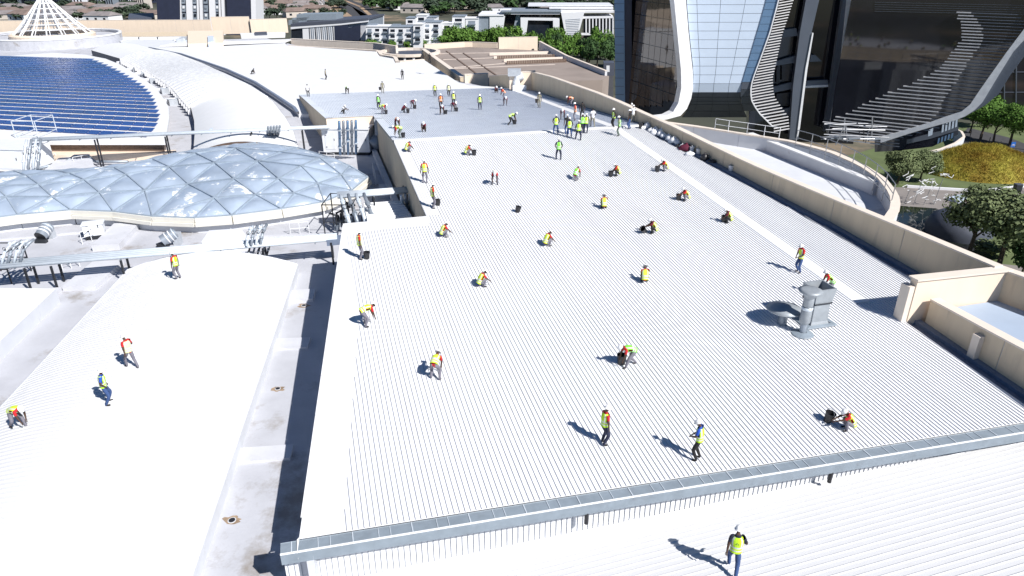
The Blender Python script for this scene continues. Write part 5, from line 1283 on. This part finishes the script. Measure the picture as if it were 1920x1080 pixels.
q = MB(); c_ = P(1800, 375, G); q.boxc(c_, (4.5, 2, .5), .5); q.build('blue_slab', 'panel_blue', gd_)
for i, (x, y, lb) in enumerate([(1817, 262, 'dark street post nearest the tower podium'), (1834, 268, 'dark street post second from the tower podium'), (1852, 275, 'dark street post third along the street kerb'), (1872, 283, 'dark street post just left of the blue sign'), (1915, 300, 'dark street post at the right frame edge')]):
    q = MB(); p = P(x, y, G); q.tube([p, p+Vector((0, 0, 2.0))], .07, 6); q.k = 1; q.boxc(p, (.4, .4, .12)); tag(q.build('street_post', ['steel_dark', 'paving']), lb, 'post')
sg = thing('cycle_sign', P(1893, 292, G), 'blue road sign with a small white bicycle on a grey post', 'sign')
p = P(1893, 292, G); q = MB(); q.tube([p, p+Vector((0, 0, 2.5))], .05, 8); q.build('post', 'steel', sg)
M['sign_blue'] = mat('sign_blue', (.02, .12, .45), .4, 0, .03)
q = MB(); q.boxc(p+Vector((0, -.08, 1.75)), (.85, .05, 1.05)); q.build('sign_plate', 'sign_blue', sg)
q = MB()
for cx in (-.18, .18): q.tube([p+Vector((cx+.13*math.cos(a*.785), -.12, 2.15+.13*math.sin(a*.785))) for a in range(9)], .022, 5)
q.tube([p+Vector((-.18, -.12, 2.15)), p+Vector((-.02, -.12, 2.36)), p+Vector((.14, -.12, 2.36)), p+Vector((.18, -.12, 2.15))], .022, 5); q.tube([p+Vector((-.02, -.12, 2.36)), p+Vector((0, -.12, 2.15)), p+Vector((.14, -.12, 2.36))], .02, 5)
q.build('bicycle_mark', 'rail_white', sg)
q = MB(); q.boxc(P(1905, 362, G), (1.0, .9, 1.5)); q.k = 1; q.boxc(P(1905, 362, G)+Vector((0, 0, 1.5)), (1.1, 1.0, .12)); tag(q.build('litter_bin', ['steel_dark', 'slate']), 'dark litter bin beside the pale kerb at the right edge', 'bin')

# ============================================================ PEOPLE
for nm, c in dict(skin=(.075, .04, .026), skin_light=(.32, .18, .12), red_shirt=(.50, .012, .018), maroon_shirt=(.16, .012, .03), navy_shirt=(.010, .014, .035), blue_shirt=(.012, .07, .42), black_shirt=(.012, .012, .014), white_shirt=(.72, .72, .74), khaki_shirt=(.26, .24, .17),
                  grey_trousers=(.17, .165, .20), jeans=(.035, .075, .20), navy_trousers=(.015, .02, .05), black_trousers=(.012, .012, .014), green_trousers=(.10, .13, .11), khaki_trousers=(.22, .21, .17), boots=(.015, .013, .013),
                  vest_lime=(.50, .80, .02), vest_yellow=(.60, .78, .05), vest_green=(.22, .78, .06), vest_orange=(.80, .22, .02), vest_pale=(.72, .74, .40), vest_dark=(.05, .06, .03), helmet_white=(.82, .82, .83), helmet_yellow=(.75, .55, .05), hair=(.008, .007, .007)).items():
    mat(nm, c, .8 if 'helmet' not in nm else .35, 0, .08, 6)
mat('reflective_tape', (.62, .64, .60), .35, 0, .05, 4)
mat('tape_dark', (.08, .10, .05), .6)
def ik(a, b, l1, l2, hint):                                      # middle joint of a two bone limb
    d = b-a; L = min(max(d.length, .05), (l1+l2)*.995); u_ = d.normalized(); x = (l1*l1-l2*l2+L*L)/(2*L); h = math.sqrt(max(l1*l1-x*x, 0))
    s = hint-u_*hint.dot(u_); s = s.normalized() if s.length > 1e-4 else Vector((0, 0, 1)); return a+u_*x+s*h, a+u_*L
V3 = lambda *a: Vector(a)
POSES = {
 'stand': dict(pel=(0, 0, .93), pitch=4, head=8, feet=((.02, .12), (-.03, -.12)), hands=((.06, .30, .80), (.06, -.30, .80))),
 'hold': dict(pel=(0, 0, .93), pitch=5, head=22, feet=((.02, .13), (-.04, -.13)), hands=((.30, .10, 1.05), (.30, -.08, 1.03))),
 'hips': dict(pel=(0, 0, .92), pitch=3, head=10, feet=((.05, .19), (-.03, -.19)), hands=((.10, .20, .98), (.10, -.20, .98))),
 'walk': dict(pel=(0, 0, .91), pitch=6, head=8, feet=((.30, .09), (-.30, -.09)), hands=((-.14, .27, .84), (.30, -.22, 1.02))),
 'astride': dict(pel=(0, 0, .89), pitch=5, head=10, feet=((.10, .26), (-.06, -.22)), hands=((.04, .33, .86), (.18, -.28, .92))),
 'carry': dict(pel=(0, 0, .93), pitch=4, head=6, feet=((.06, .12), (-.05, -.12)), hands=((.04, .33, .72), (.03, -.27, .80))),
 'bend': dict(pel=(-.18, 0, .88), pitch=88, head=35, feet=((.02, .20), (-.05, -.20)), hands=((.46, .12, .30), (.50, -.14, .26))),
 'bend_step': dict(pel=(-.16, 0, .84), pitch=80, head=25, feet=((.30, .12), (-.32, -.14)), hands=((.48, .10, .28), (.55, -.14, .30))),
 'lean': dict(pel=(-.12, 0, .90), pitch=48, head=30, feet=((.05, .15), (-.10, -.15)), hands=((.42, .10, .66), (.45, -.12, .60))),
 'squat': dict(pel=(-.22, 0, .26), pitch=30, head=28, feet=((.04, .15), (.02, -.15)), hands=((.42, .12, .26), (.46, -.12, .22))),
 'squat_reach': dict(pel=(-.22, 0, .27), pitch=34, head=15, feet=((.06, .14), (.02, -.15)), hands=((.62, .10, .42), (.60, -.12, .36))),
 'kneel': dict(pel=(-.20, 0, .42), pitch=52, head=25, feet=((.14, .14), (-.42, -.12)), hands=((.45, .10, .12), (.48, -.12, .10))),
}
def body(pose):
    p = POSES[pose]; pel = V3(*p['pel']); a = R(p['pitch']); up = V3(math.sin(a), 0, math.cos(a)); fw = V3(math.cos(a), 0, -math.sin(a))
    bend_ = R(p['pitch']*.25); up1 = V3(math.sin(a-bend_), 0, math.cos(a-bend_))
    sp = pel+up1*.20; ch = sp+up*.22; nk0 = ch+up*.13; ah = a-R(p['head'])*(1 if p['pitch'] > 40 else -1)
    hu = V3(math.sin(ah), 0, math.cos(ah)); hf = V3(math.cos(ah), 0, -math.sin(ah))
    nk = nk0+(up+hu).normalized()*.08; h0 = nk+hu*.07+hf*.015; h1 = h0+hu*.10+hf*.01
    vs = [pel, sp, ch, nk0, nk, h0, h1]; rad = [(.160, .115), (.150, .108), (.180, .12), (.085, .075), (.052, .055), (.075, .088), (.070, .085)]
    ed = [(0, 1), (1, 2), (2, 3), (3, 4), (4, 5), (5, 6)]; lab = ['pelvis', 'torso', 'torso', 'torso', 'skin', 'skin', 'skin']
    def addv(p_, r_, l_, par): vs.append(p_); rad.append(r_); lab.append(l_); ed.append((par, len(vs)-1)); return len(vs)-1
    addv(h0+hf*.105+hu*.01, (.016, .016), 'skin', 5)             # nose
    out = {}
    for sd, ft, hd in ((1, p['feet'][0], p['hands'][0]), (-1, p['feet'][1], p['hands'][1])):
        hip = pel+V3(0, .085*sd, -.03); ank = V3(ft[0]-.02, ft[1], .09 if not (pose == 'kneel' and sd < 0) else .12)
        if pose == 'kneel' and sd < 0: knee = V3(.02, -.16, .07)
        else: knee, ank2 = ik(hip, ank, .45, .43, V3(1, .25*sd, .15)); 
        i = addv(hip, (.112, .108), 'leg', 0); i = addv(hip.lerp(knee, .5), (.100, .096), 'leg', i); i = addv(knee, (.080, .078), 'leg', i); i = addv(knee.lerp(ank, .45), (.072, .068), 'leg', i); i = addv(ank, (.058, .058), 'leg', i)
        i = addv(ank+V3(.02, 0, -.045), (.045, .04), 'foot', i); addv(ank+V3(.17, .02*sd, -.055), (.050, .036), 'foot', i)
        sh = nk0+V3(0, .175*sd, 0)-up*.035; hand = V3(*hd); el, wr = ik(sh, hand, .29, .26, (-fw*.5+V3(0, .6*sd, -.3)) if p['pitch'] < 40 else V3(-.2, .8*sd, .2))
        i = addv(sh, (.076, .076), 'sleeve', 3); i = addv(sh.lerp(el, .55), (.066, .064), 'sleeve', i); i = addv(el, (.048, .048), 'fore', i); i = addv(wr, (.028, .030), 'fore', i)
        d = (wr-el).normalized(); i = addv(wr+d*.07, (.022, .040), 'skin', i); out[sd] = (wr, d)
    me = bpy.data.meshes.new('body'); me.from_pydata([tuple(v) for v in vs], ed, []); o = bpy.data.objects.new('body_tmp', me); COL.objects.link(o)
    md = o.modifiers.new('skin', 'SKIN'); md.branch_smoothing = .6; md.use_smooth_shade = True
    for i, r_ in enumerate(rad): me.skin_vertices[0].data[i].radius = r_
    me.skin_vertices[0].data[0].use_root = True
    s2 = o.modifiers.new('sub', 'SUBSURF'); s2.levels = 1
    dg = bpy.context.evaluated_depsgraph_get(); dg.update(); ev = o.evaluated_get(dg); m2 = bpy.data.meshes.new_from_object(ev)
    bpy.data.objects.remove(o); m2.name = 'body'
    bones = [(vs[a_], vs[b_], lab[b_] if lab[b_] != 'leg' or lab[a_] != 'pelvis' else 'leg', rad[b_][0]) for a_, b_ in ed]
    # fingers and thumb, five separate tapered bent digits on each hand, rooted inside the palm
    bm = bmesh.new(); bm.from_mesh(m2); nbase = len(bm.faces)
    for sd, (wr, d) in out.items():
        side = d.cross(V3(0, 0, 1)); side = side.normalized() if side.length > .1 else V3(0, 1, 0); nrm = side.cross(d)
        q = MB()
        for k_, L_ in enumerate((.070, .080, .075, .058)):
            b = wr+d*.075+side*(.013*(k_*1.5-2.25)); q.tube([b, b+d*L_*.5, b+d*L_*.8+nrm*.022*-1, b+d*L_*.9-nrm*.045], .0095, 5, .007)
        b = wr+d*.035+side*.025*sd; q.tube([b, b+(d+side*sd)*.028, b+(d*1.5+side*sd)*.03-nrm*.015], .011, 5, .008)
        nv = [bm.verts.new(v) for v in q.v]
        for f in q.f:
            try: bm.faces.new([nv[i] for i in f])
            except Exception: pass
    bm.to_mesh(m2); bm.free()
    names = ['skin', 'torso', 'leg', 'foot', 'pelvis']
    for _ in range(5): m2.materials.append(M['skin'])
    for i, f in enumerate(m2.polygons):
        f.use_smooth = True
        if i >= nbase: f.material_index = 0; continue
        c = f.center; best = None
        for a_, b_, l_, r_ in bones:
            ab = b_-a_; t = max(0, min(1, (c-a_).dot(ab)/max(ab.length_squared, 1e-9))); dd_ = (c-(a_+ab*t)).length-r_*.8
            if best is None or dd_ < best[0]: best = (dd_, l_)
        l_ = best[1]; f.material_index = {'skin': 0, 'fore': 4, 'torso': 1, 'sleeve': 1, 'leg': 2, 'pelvis': 2, 'foot': 3}[l_]
    # vest: open sided shell following the torso
    q = MB(); rows = []; N = 20
    levels = [(h, a*1.1, b*1.1) for h, a, b in [(-.02, .165, .128), (.05, .162, .126), (.10, .160, .126), (.16, .160, .126), (.22, .168, .13), (.28, .176, .134), (.36, .182, .136), (.44, .178, .128), (.50, .150, .112), (.545, .100, .095)]]
    bands = {1, 3}
    for h, ry, rx in levels:
        c = pel+up1*h if h < .2 else sp+up*(h-.2); uu = up1 if h < .2 else up
        ff = V3(uu.z, 0, -uu.x); rows.append([c+V3(0, 1, 0)*ry*math.sin(2*math.pi*k_/N)+ff*rx*math.cos(2*math.pi*k_/N) for k_ in range(N)])
    for i in range(len(rows)-1):
        for k_ in range(N):
            ang = 2*math.pi*(k_+.5)/N; front = abs(math.cos(ang)); 
            if 4 <= i <= 6 and abs(math.sin(ang)) > .93: continue    # arm holes
            q.k = 1 if i in bands else (1 if (i > 3 and .62 < front < .86) else (2 if (i in (0, 2) or (i > 3 and .86 <= front < .90)) and False else 0))
            q.add([rows[i][k_], rows[i][(k_+1) % N], rows[i+1][(k_+1) % N], rows[i+1][k_]], [(3, 2, 1, 0)])
    vm = bpy.data.meshes.new('safety_vest'); vm.from_pydata(q.v, [], q.f); vm.materials.append(M['vest_lime']); vm.materials.append(M['reflective_tape'])
    vm.polygons.foreach_set('material_index', q.m); vm.polygons.foreach_set('use_smooth', [True]*len(vm.polygons))
    # helmet: dome, brim and peak on the head axis
    q = MB(); c = h0+hu*.075; sdv = V3(0, 1, 0); rows = []
    for z, r_ in ((-.012, .150), (0, .152), (.008, .122), (.05, .118), (.09, .095), (.115, .055), (.122, .006)):
        rows.append([c+hu*z+sdv*r_*.88*math.sin(k_*math.pi/9)+hf*(r_*math.cos(k_*math.pi/9)*(1.22 if z < .005 and math.cos(k_*math.pi/9) > .3 else 1.02)) for k_ in range(18)])
    q.grid(rows, closed=True); hm = bpy.data.meshes.new('helmet'); hm.from_pydata(q.v, [], q.f); hm.materials.append(M['helmet_white']); hm.polygons.foreach_set('use_smooth', [True]*len(hm.polygons))
    q = MB(); q.grid([[c+hu*(z-.03)-hf*.01+sdv*r_*.86*math.sin(k_*math.pi/7)+hf*r_*math.cos(k_*math.pi/7) for k_ in range(14)] for z, r_ in ((-.04, .085), (0, .098), (.04, .096), (.075, .07), (.09, .01))], closed=True); ha = bpy.data.meshes.new('hair'); ha.from_pydata(q.v, [], q.f); ha.materials.append(M['hair']); ha.polygons.foreach_set('use_smooth', [True]*len(ha.polygons))
    return m2, vm, hm, ha, out, (pel, sp, up, fw)
BODY = {k_: body(k_) for k_ in POSES}
# ray-cast onto the roofs people stand on
wv, wf = [], []
for vs_, fs_ in walk:
    b = len(wv); wv += [Vector(p) for p in vs_]; wf += [tuple(i+b for i in f) for f in fs_]
BVH = BVHTree.FromPolygons(wv, wf)
def ground_at(px, py):
    loc, nrm, idx, dist = BVH.ray_cast(Vector((0, 0, CAMZ)), ray(px, py).normalized(), 1000)
    return loc if loc else P(px, py, 18)
NP = [0]
def person(px, py, pose, yaw, vest, shirt, trousers, label, helmet='helmet_white', group='roof workers', dark_arms=True, s=1.05, emblem=False, skin='skin'):
    g_ = ground_at(px, py); t0 = thing('person', g_, label, 'person', group); t0.rotation_euler = (0, 0, R(yaw)); t0.scale = (s, s, s)
    bm_, vm, hm, ha, _, tor = BODY[pose]
    def part(nm, me, mats):
        o_ = bpy.data.objects.new(nm, me); COL.objects.link(o_); o_.parent = t0
        for i, m_ in enumerate(mats):
            o_.material_slots[i].link = 'OBJECT'; o_.material_slots[i].material = M[m_]
        return o_
    part('body', bm_, [skin, shirt, trousers, 'boots', skin if dark_arms else shirt])
    if vest: part('safety_vest', vm, [vest, 'reflective_tape'])
    if helmet: part('helmet', hm, [helmet])
    else: part('hair', ha, ['hair'])
    if emblem:
        pel, sp, up, fw = tor; c = sp+up*.16-fw*.148; y = V3(0, 1, 0)
        q = MB(); q.add([c-y*.05-up*.02, c+y*.05-up*.02, c+y*.005+up*.035], [(0, 1, 2)]); q.add([c-y*.055-up*.03, c+y*.055-up*.03, c+y*.055-up*.042, c-y*.055-up*.042], [(0, 1, 2, 3)])
        me = bpy.data.meshes.new('emblem'); me.from_pydata(q.v, [], q.f); me.materials.append(M['tape_dark']); o_ = bpy.data.objects.new('emblem', me); COL.objects.link(o_); o_.parent = t0
    return t0
bq = MB(); bq.grid([[V3(r_*math.cos(k_*math.pi/8), r_*math.sin(k_*math.pi/8), z) for k_ in range(16)] for z, r_ in ((.01, .001), (0, .135), (.02, .14), (.36, .18), (.36, .19), (.39, .19), (.39, .17), (.05, .125), (.05, .001))], closed=True, flip=True)
BM_ = bpy.data.meshes.new('bucket'); BM_.from_pydata(bq.v, [], bq.f); BM_.materials.append(M['black_plastic'])
hq = MB(); hq.tube([V3(.18*math.cos(a*math.pi/8), .03, .37+.17*math.sin(a*math.pi/8)) for a in range(9)], .009, 5); HM_ = bpy.data.meshes.new('handle'); HM_.from_pydata(hq.v, [], hq.f); HM_.materials.append(M['steel'])
def bucket(px, py, label, col='black_plastic', tilt=(0, 0), lift=0, s=1.15, group='buckets on the roof'):
    g_ = ground_at(px, py)+Vector((0, 0, lift)); t0 = thing('bucket', g_, label, 'bucket', group); t0.rotation_euler = (R(tilt[0]), R(tilt[1]), rnd.uniform(0, 3)); t0.scale = (s, s, s)
    o_ = bpy.data.objects.new('bucket_body', BM_); COL.objects.link(o_); o_.parent = t0; o_.material_slots[0].link = 'OBJECT'; o_.material_slots[0].material = M[col]
    o_ = bpy.data.objects.new('handle', HM_); COL.objects.link(o_); o_.parent = t0
mat('bucket_white', (.7, .7, .72), .5); mat('bucket_blue', (.02, .09, .3), .5)
Y, LM, GR, OR, PA = 'vest_yellow', 'vest_lime', 'vest_green', 'vest_orange', 'vest_pale'
rs, ms, ns, bs, ks, ws, kh = 'red_shirt', 'maroon_shirt', 'navy_shirt', 'blue_shirt', 'black_shirt', 'white_shirt', 'khaki_shirt'
gt_, jn, nv_, bk, gn_, kt = 'grey_trousers', 'jeans', 'navy_trousers', 'black_trousers', 'green_trousers', 'khaki_trousers'
PEOPLE = [
 (36, 801, 'bend_step', -20, Y, rs, gt_, 'worker bent over at the left frame edge of the vaulted roof, red sleeves'),
 (203, 757, 'hips', 25, LM, bs, jn, 'worker in blue shirt, lime vest and jeans standing on the vaulted roof', dict(emblem=True)),
 (249, 689, 'walk', 150, PA, rs, gt_, 'worker in red sleeves and pale vest walking on the vaulted roof'),
 (335, 523, 'stand', 160, LM, rs, gt_, 'worker standing at the far end of the vaulted roof by the pipe rack'),
 (676, 486, 'stand', 20, Y, rs, gt_, 'worker with red sleeve standing beside a bucket near the left roof edge'),
 (686, 611, 'bend', 30, Y, rs, gt_, 'worker bent over facing right on the left side of the ribbed roof, red collar'),
 (817, 711, 'bend', 80, Y, rs, gt_, 'bent worker seen from behind, legs apart, red hem, left of centre'),
 (834, 444, 'squat', 20, Y, rs, gt_, 'crouching worker facing right just below the notch of the roof'),
 (1027, 461, 'squat', 35, Y, rs, gt_, 'crouching worker seen from behind right, mid roof, red sleeve at right'),
 (905, 537, 'squat', 25, Y, rs, gt_, 'crouching worker left of centre with red sleeve, facing right'),
 (1208, 529, 'squat', 85, Y, rs, bk, 'crouching worker seen squarely from behind, right of centre'),
 (1182, 687, 'bend_step', 195, GR, rs, gt_, 'worker bending left over a dark bucket, green striped vest, mid foreground'),
 (1131, 833, 'stand', 20, LM, rs, nv_, 'worker with bright red sleeve and navy trousers standing near the gutter'),
 (1307, 862, 'hold', 150, LM, bs, bk, 'worker in blue shirt and black trousers standing nearest the gutter'),
 (1587, 806, 'squat_reach', 175, Y, rs, gt_, 'crouching worker reaching left to a bucket near the right end of the gutter'),
 (1372, 1073, 'walk', 75, LM, ns, jn, 'worker in navy sleeves and jeans walking away on the lower roof', dict(emblem=True, s=1.12)),
 (1497, 511, 'hold', 200, Y, rs, jn, 'worker in red shirt and blue jeans standing beside the white cover strip'),
 (1552, 557, 'lean', 180, GR, rs, gt_, 'worker leaning by the square roof vent'),
 (1224, 438, 'squat_reach', 170, Y, ms, bk, 'crouching worker in dark clothes reaching left to a tipped bucket'),
 (1364, 418, 'squat', 165, Y, ms, bk, 'crouching worker in dark trousers just left of the white strip, lower one'),
 (1285, 377, 'squat_reach', 180, Y, rs, gt_, 'crouching worker in profile facing left, grey knees up'),
 (1132, 391, 'squat', 90, Y, rs, bk, 'crouching worker seen from behind, alone in the middle of the roof'),
 (1246, 321, 'squat_reach', 180, Y, rs, gt_, 'crouching worker on the white strip reaching left to a bucket'),
 (1156, 330, 'squat', 175, Y, rs, bk, 'crouching worker facing left with black bucket, upper right of the roof'),
 (1080, 337, 'kneel', 60, GR, rs, gt_, 'kneeling worker in green vest with red hem, upper middle'),
 (1047, 300, 'hips', 85, GR, ns, nv_, 'man in navy with hands at front and bright green vest, standing alone below the group'),
 (928, 346, 'bend', 270, PA, rs, gt_, 'worker bent forward towards the camera, red shoulders, upper left of centre'),
 (878, 291, 'squat', 10, Y, rs, gt_, 'crouching worker with red sleeve beside a bucket just below the ridge'),
 (797, 344, 'stand', 90, Y, rs, gt_, 'tall worker seen from behind in grey trousers near the left roof edge'),
 (812, 391, 'stand', 20, Y, rs, gt_, 'worker standing beside a black bucket at the notch corner'),
 (766, 285, 'squat', 30, Y, rs, gt_, 'crouching worker in red at the left end of the ridge'),
 (795, 247, 'squat', 270, None, ms, bk, 'crouching worker in maroon facing the camera on the grey slope'),
 (745, 241, 'bend', 290, OR, ms, bk, 'worker in orange bent low behind the green clad one at the left ridge end'),
 (750, 259, 'bend', 200, LM, rs, gn_, 'worker in green trousers bending beside a dark bucket at the left ridge end'),
 (644, 213, 'squat_reach', 0, None, ws, bk, 'crouching worker in pale top on the far left of the grey slope'),
 (711, 205, 'stand', 250, GR, ks, bk, 'worker in green vest standing at the left of the grey slope'),
 (717, 214, 'bend', 350, LM, rs, gt_, 'worker in lime vest bending beside the standing one, left grey slope'),
 (757, 211, 'squat_reach', 0, None, ms, bk, 'crouching worker stretching both arms right on the grey slope'),
 (773, 204, 'bend', 330, None, ms, gt_, 'maroon clad worker bending with a bucket on the grey slope'),
 (827, 204, 'stand', 270, OR, ms, bk, 'worker in an orange vest standing centre of the grey slope'),
 (829, 215, 'bend', 280, None, ms, bk, 'worker in maroon bending in front of the orange vested one'),
 (851, 199, 'stand', 270, Y, ks, bk, 'worker in yellow vest with white collar standing right of the orange one'),
 (849, 209, 'bend', 320, None, ms, gt_, 'worker bending to a black bucket in front of the yellow vested one'),
 (816, 181, 'stand', 270, Y, kh, bk, 'yellow vested worker at the far edge of the grey slope, left of a pair'),
 (842, 181, 'stand', 260, PA, ks, bk, 'dark clad worker at the far edge of the grey slope, right of a pair'),
 (718, 175, 'carry', 280, None, kh, kt, 'khaki clad worker carrying a bucket at the far edge of the grey slope', dict(helmet=None)),
 (651, 176, 'bend', 300, LM, ks, bk, 'small worker in lime bending at the far edge of the grey slope'),
 (578, 181, 'stand', 300, None, ws, bk, 'worker in white top at the far left corner of the grey slope', dict(helmet=None)),
 (611, 149, 'stand', 0, None, kh, bk, 'tiny worker standing on the left of the white far roof', dict(helmet=None)),
 (755, 149, 'stand', 270, None, ks, bk, 'tiny worker standing on the right of the white far roof', dict(helmet=None)),
 (806, 119, 'stand', 270, None, ks, bk, 'tiny worker at the far right corner of the white far roof', dict(helmet=None)),
 (474, 139, 'kneel', 0, None, ks, bk, 'tiny crouched worker far left on the white far roof', dict(helmet=None)),
 (900, 206, 'stand', 270, LM, ns, nv_, 'man in bright lime vest facing the camera on the grey slope'),
 (930, 174, 'squat', 300, None, ms, bk, 'crouching dark worker by the slanting beige parapet'),
 (945, 187, 'lean', 200, OR, rs, gt_, 'worker in orange leaning behind another on the far grey slope'),
 (947, 198, 'bend', 280, None, ms, gt_, 'maroon worker bent forward at the far right of the grey slope'),
 (958, 234, 'bend_step', 10, LM, ks, bk, 'worker in black straddling wide while reaching right to a bucket'),
 (1011, 202, 'carry', 250, None, kh, kt, 'khaki clad worker holding a black bucket on the far cover strip'),
 (1071, 199, 'bend', 190, OR, ms, gt_, 'worker in orange bending near the right parapet'),
 (1078, 226, 'stand', 180, OR, rs, gt_, 'slim worker in orange and red beside the supervisors'),
 (1091, 224, 'stand', 90, None, ks, bk, 'man in plain black shirt seen from behind in the group', dict(helmet=None)),
 (1111, 238, 'walk', 100, None, ws, kt, 'man in white shirt and grey trousers walking away, right of the group', dict(helmet=None)),
 (1055, 224, 'bend', 260, None, ms, gt_, 'maroon worker bending behind the left supervisors'),
 (1042, 252, 'hips', 90, LM, ks, jn, 'supervisor in lime vest and jeans at the left of the group'),
 (1063, 252, 'stand', 100, None, ks, jn, 'man in black half hidden behind the second supervisor'),
 (1067, 258, 'hips', 85, LM, ns, jn, 'second supervisor in lime vest and jeans, centre left of the group'),
 (1084, 263, 'astride', 75, LM, ks, nv_, 'supervisor nearest the camera in the group, feet apart'),
 (1091, 250, 'stand', 100, GR, ks, nv_, 'supervisor in green vest at the back of the group'),
 (1098, 250, 'stand', 80, LM, gn_ and ns, nv_, 'supervisor in pale lime vest at the right of the group'),
 (1150, 239, 'hips', 200, LM, ks, bk, 'supervisor in black trousers and lime vest near the parapet'),
 (1160, 255, 'stand', 170, GR, kh, gn_, 'worker in green facing left on the ridge beside the strip'),
 (1180, 242, 'stand', 150, None, ks, jn, 'man in black shirt and jeans standing by the parapet'),
 (1186, 232, 'stand', 100, None, ws, kt, 'man in white shirt half hidden next to the parapet'),
 (1183, 222, 'stand', 250, LM, kh, bk, 'worker with yellow vest peeking behind the men at the parapet'),
]
for row in PEOPLE:
    kw = row[8] if len(row) > 8 else {}
    person(*row[:8], **kw)
bucket(688, 485, 'black bucket beside the standing worker near the left roof edge')
bucket(821, 385, 'black bucket right of the worker at the notch corner')
bucket(970, 398, 'tilted black bucket standing alone on the upper middle of the roof', tilt=(0, 12))
bucket(1165, 682, 'dark bucket in front of the worker bending in the middle foreground', s=1.3)
bucket(1551, 790, 'black bucket held up left of the crouching worker near the gutter', tilt=(8, -6), s=1.2)
bucket(1209, 436, 'tipped black bucket left of the dark clad crouching worker', tilt=(0, -50), lift=.1)
bucket(1232, 322, 'black bucket left of the worker crouching on the white strip')
bucket(1145, 331, 'black bucket left of the upper right crouching worker')
bucket(1357, 416, 'black bucket by the worker beside the white strip')
bucket(1272, 375, 'black bucket left of the worker crouching in profile')
bucket(889, 291, 'black bucket right of the crouching worker below the ridge')
bucket(756, 258, 'dark bucket beside the green trousered worker at the ridge end')
bucket(765, 212, 'black bucket in front of the stretching worker on the grey slope')
bucket(856, 209, 'black bucket by the bending worker near the yellow vested one')
bucket(965, 233, 'black bucket in front of the straddling worker')
bucket(724, 214, 'dark bucket by the bending worker on the left grey slope')
bucket(778, 204, 'dark bucket by the maroon worker on the grey slope')
bucket(836, 214, 'dark bucket by the maroon worker in front of the orange vest')
bucket(1006, 198, 'black bucket in the hand of the khaki clad worker', lift=.35)
bucket(713, 173, 'dark bucket in the hand of the khaki worker at the far edge', lift=.35)
bucket(1370, 320, 'white bucket alone in the gutter beside the right parapet', 'bucket_white')
for x, y, m_, lb in [(1297, 284, 'bucket_white', 'white bucket between the maroon bag and the blue one'), (1303, 281, 'bucket_blue', 'blue bucket in the row along the parapet'), (1309, 288, 'bucket_white', 'last white bucket in the row along the parapet'), (1201, 241, 'black_plastic', 'black bucket at the upper end of the bag pile')]: bucket(x, y, lb, m_)
def bag(px, py, size, m_, label, group=None, name='bag'):
    p = ground_at(px, py); q = MB(); sx, sy, sz = size; n = 12
    rows = []; ph = rnd.uniform(0, 6)
    for z, f_ in ((0, .82), (.15, 1), (.45, 1.02), (.75, .78), (.9, .42), (.95, .14), (1.12, .2)):
        rows.append([p+Vector((sx*f_*math.cos(2*math.pi*k_/n)*(1+.14*math.sin(3*k_+ph+z*5)), sy*f_*math.sin(2*math.pi*k_/n)*(1+.14*math.cos(2*k_+ph)), sz*z)) for k_ in range(n)])
    q.grid(rows, closed=True, flip=True); q.add(rows[0], [tuple(range(n-1, -1, -1))]); q.add(rows[-1], [tuple(range(n))]); return tag(q.build(name, m_, smooth=True), label, 'bag', group)
mat('white_bag', (.74, .75, .78), .5, 0, .05, 3); mat('maroon_cloth', (.10, .008, .03), .8, 0, .2, 3)
for i in range(26):
    t = i/25; x = lerp(1206, 1268, t)+rnd.uniform(-5, 5); y = lerp(238, 268, t)+rnd.uniform(-5, 4)
    bag(x, y, (rnd.uniform(.22, .4), rnd.uniform(.2, .35), rnd.uniform(.3, .55)), 'white_bag', 'white plastic bag in the heap along the right parapet', 'white bags heaped by the parapet')
bag(1286, 282, (.65, .5, .6), 'maroon_cloth', 'maroon bag in the row beside the parapet')
bag(1272, 277, (.4, .3, .3), 'black_plastic', 'dark crumpled bag between the white heap and the maroon bag')
bag(1279, 279, (.3, .3, .45), 'white_bag', 'white bag leaning on the maroon bag'); bag(1293, 291, (.4, .3, .35), 'white_bag', 'white bag just below the maroon bag')
bag(1321, 300, (.35, .3, .6), 'black_plastic', 'upright black bag beside the last bucket in the row'); bag(1336, 304, (.4, .25, .22), 'black_plastic', 'flat black bag on its own in the parapet gutter')
bag(1203, 236, (.4, .3, .35), 'black_plastic', 'black bag at the top of the white heap');
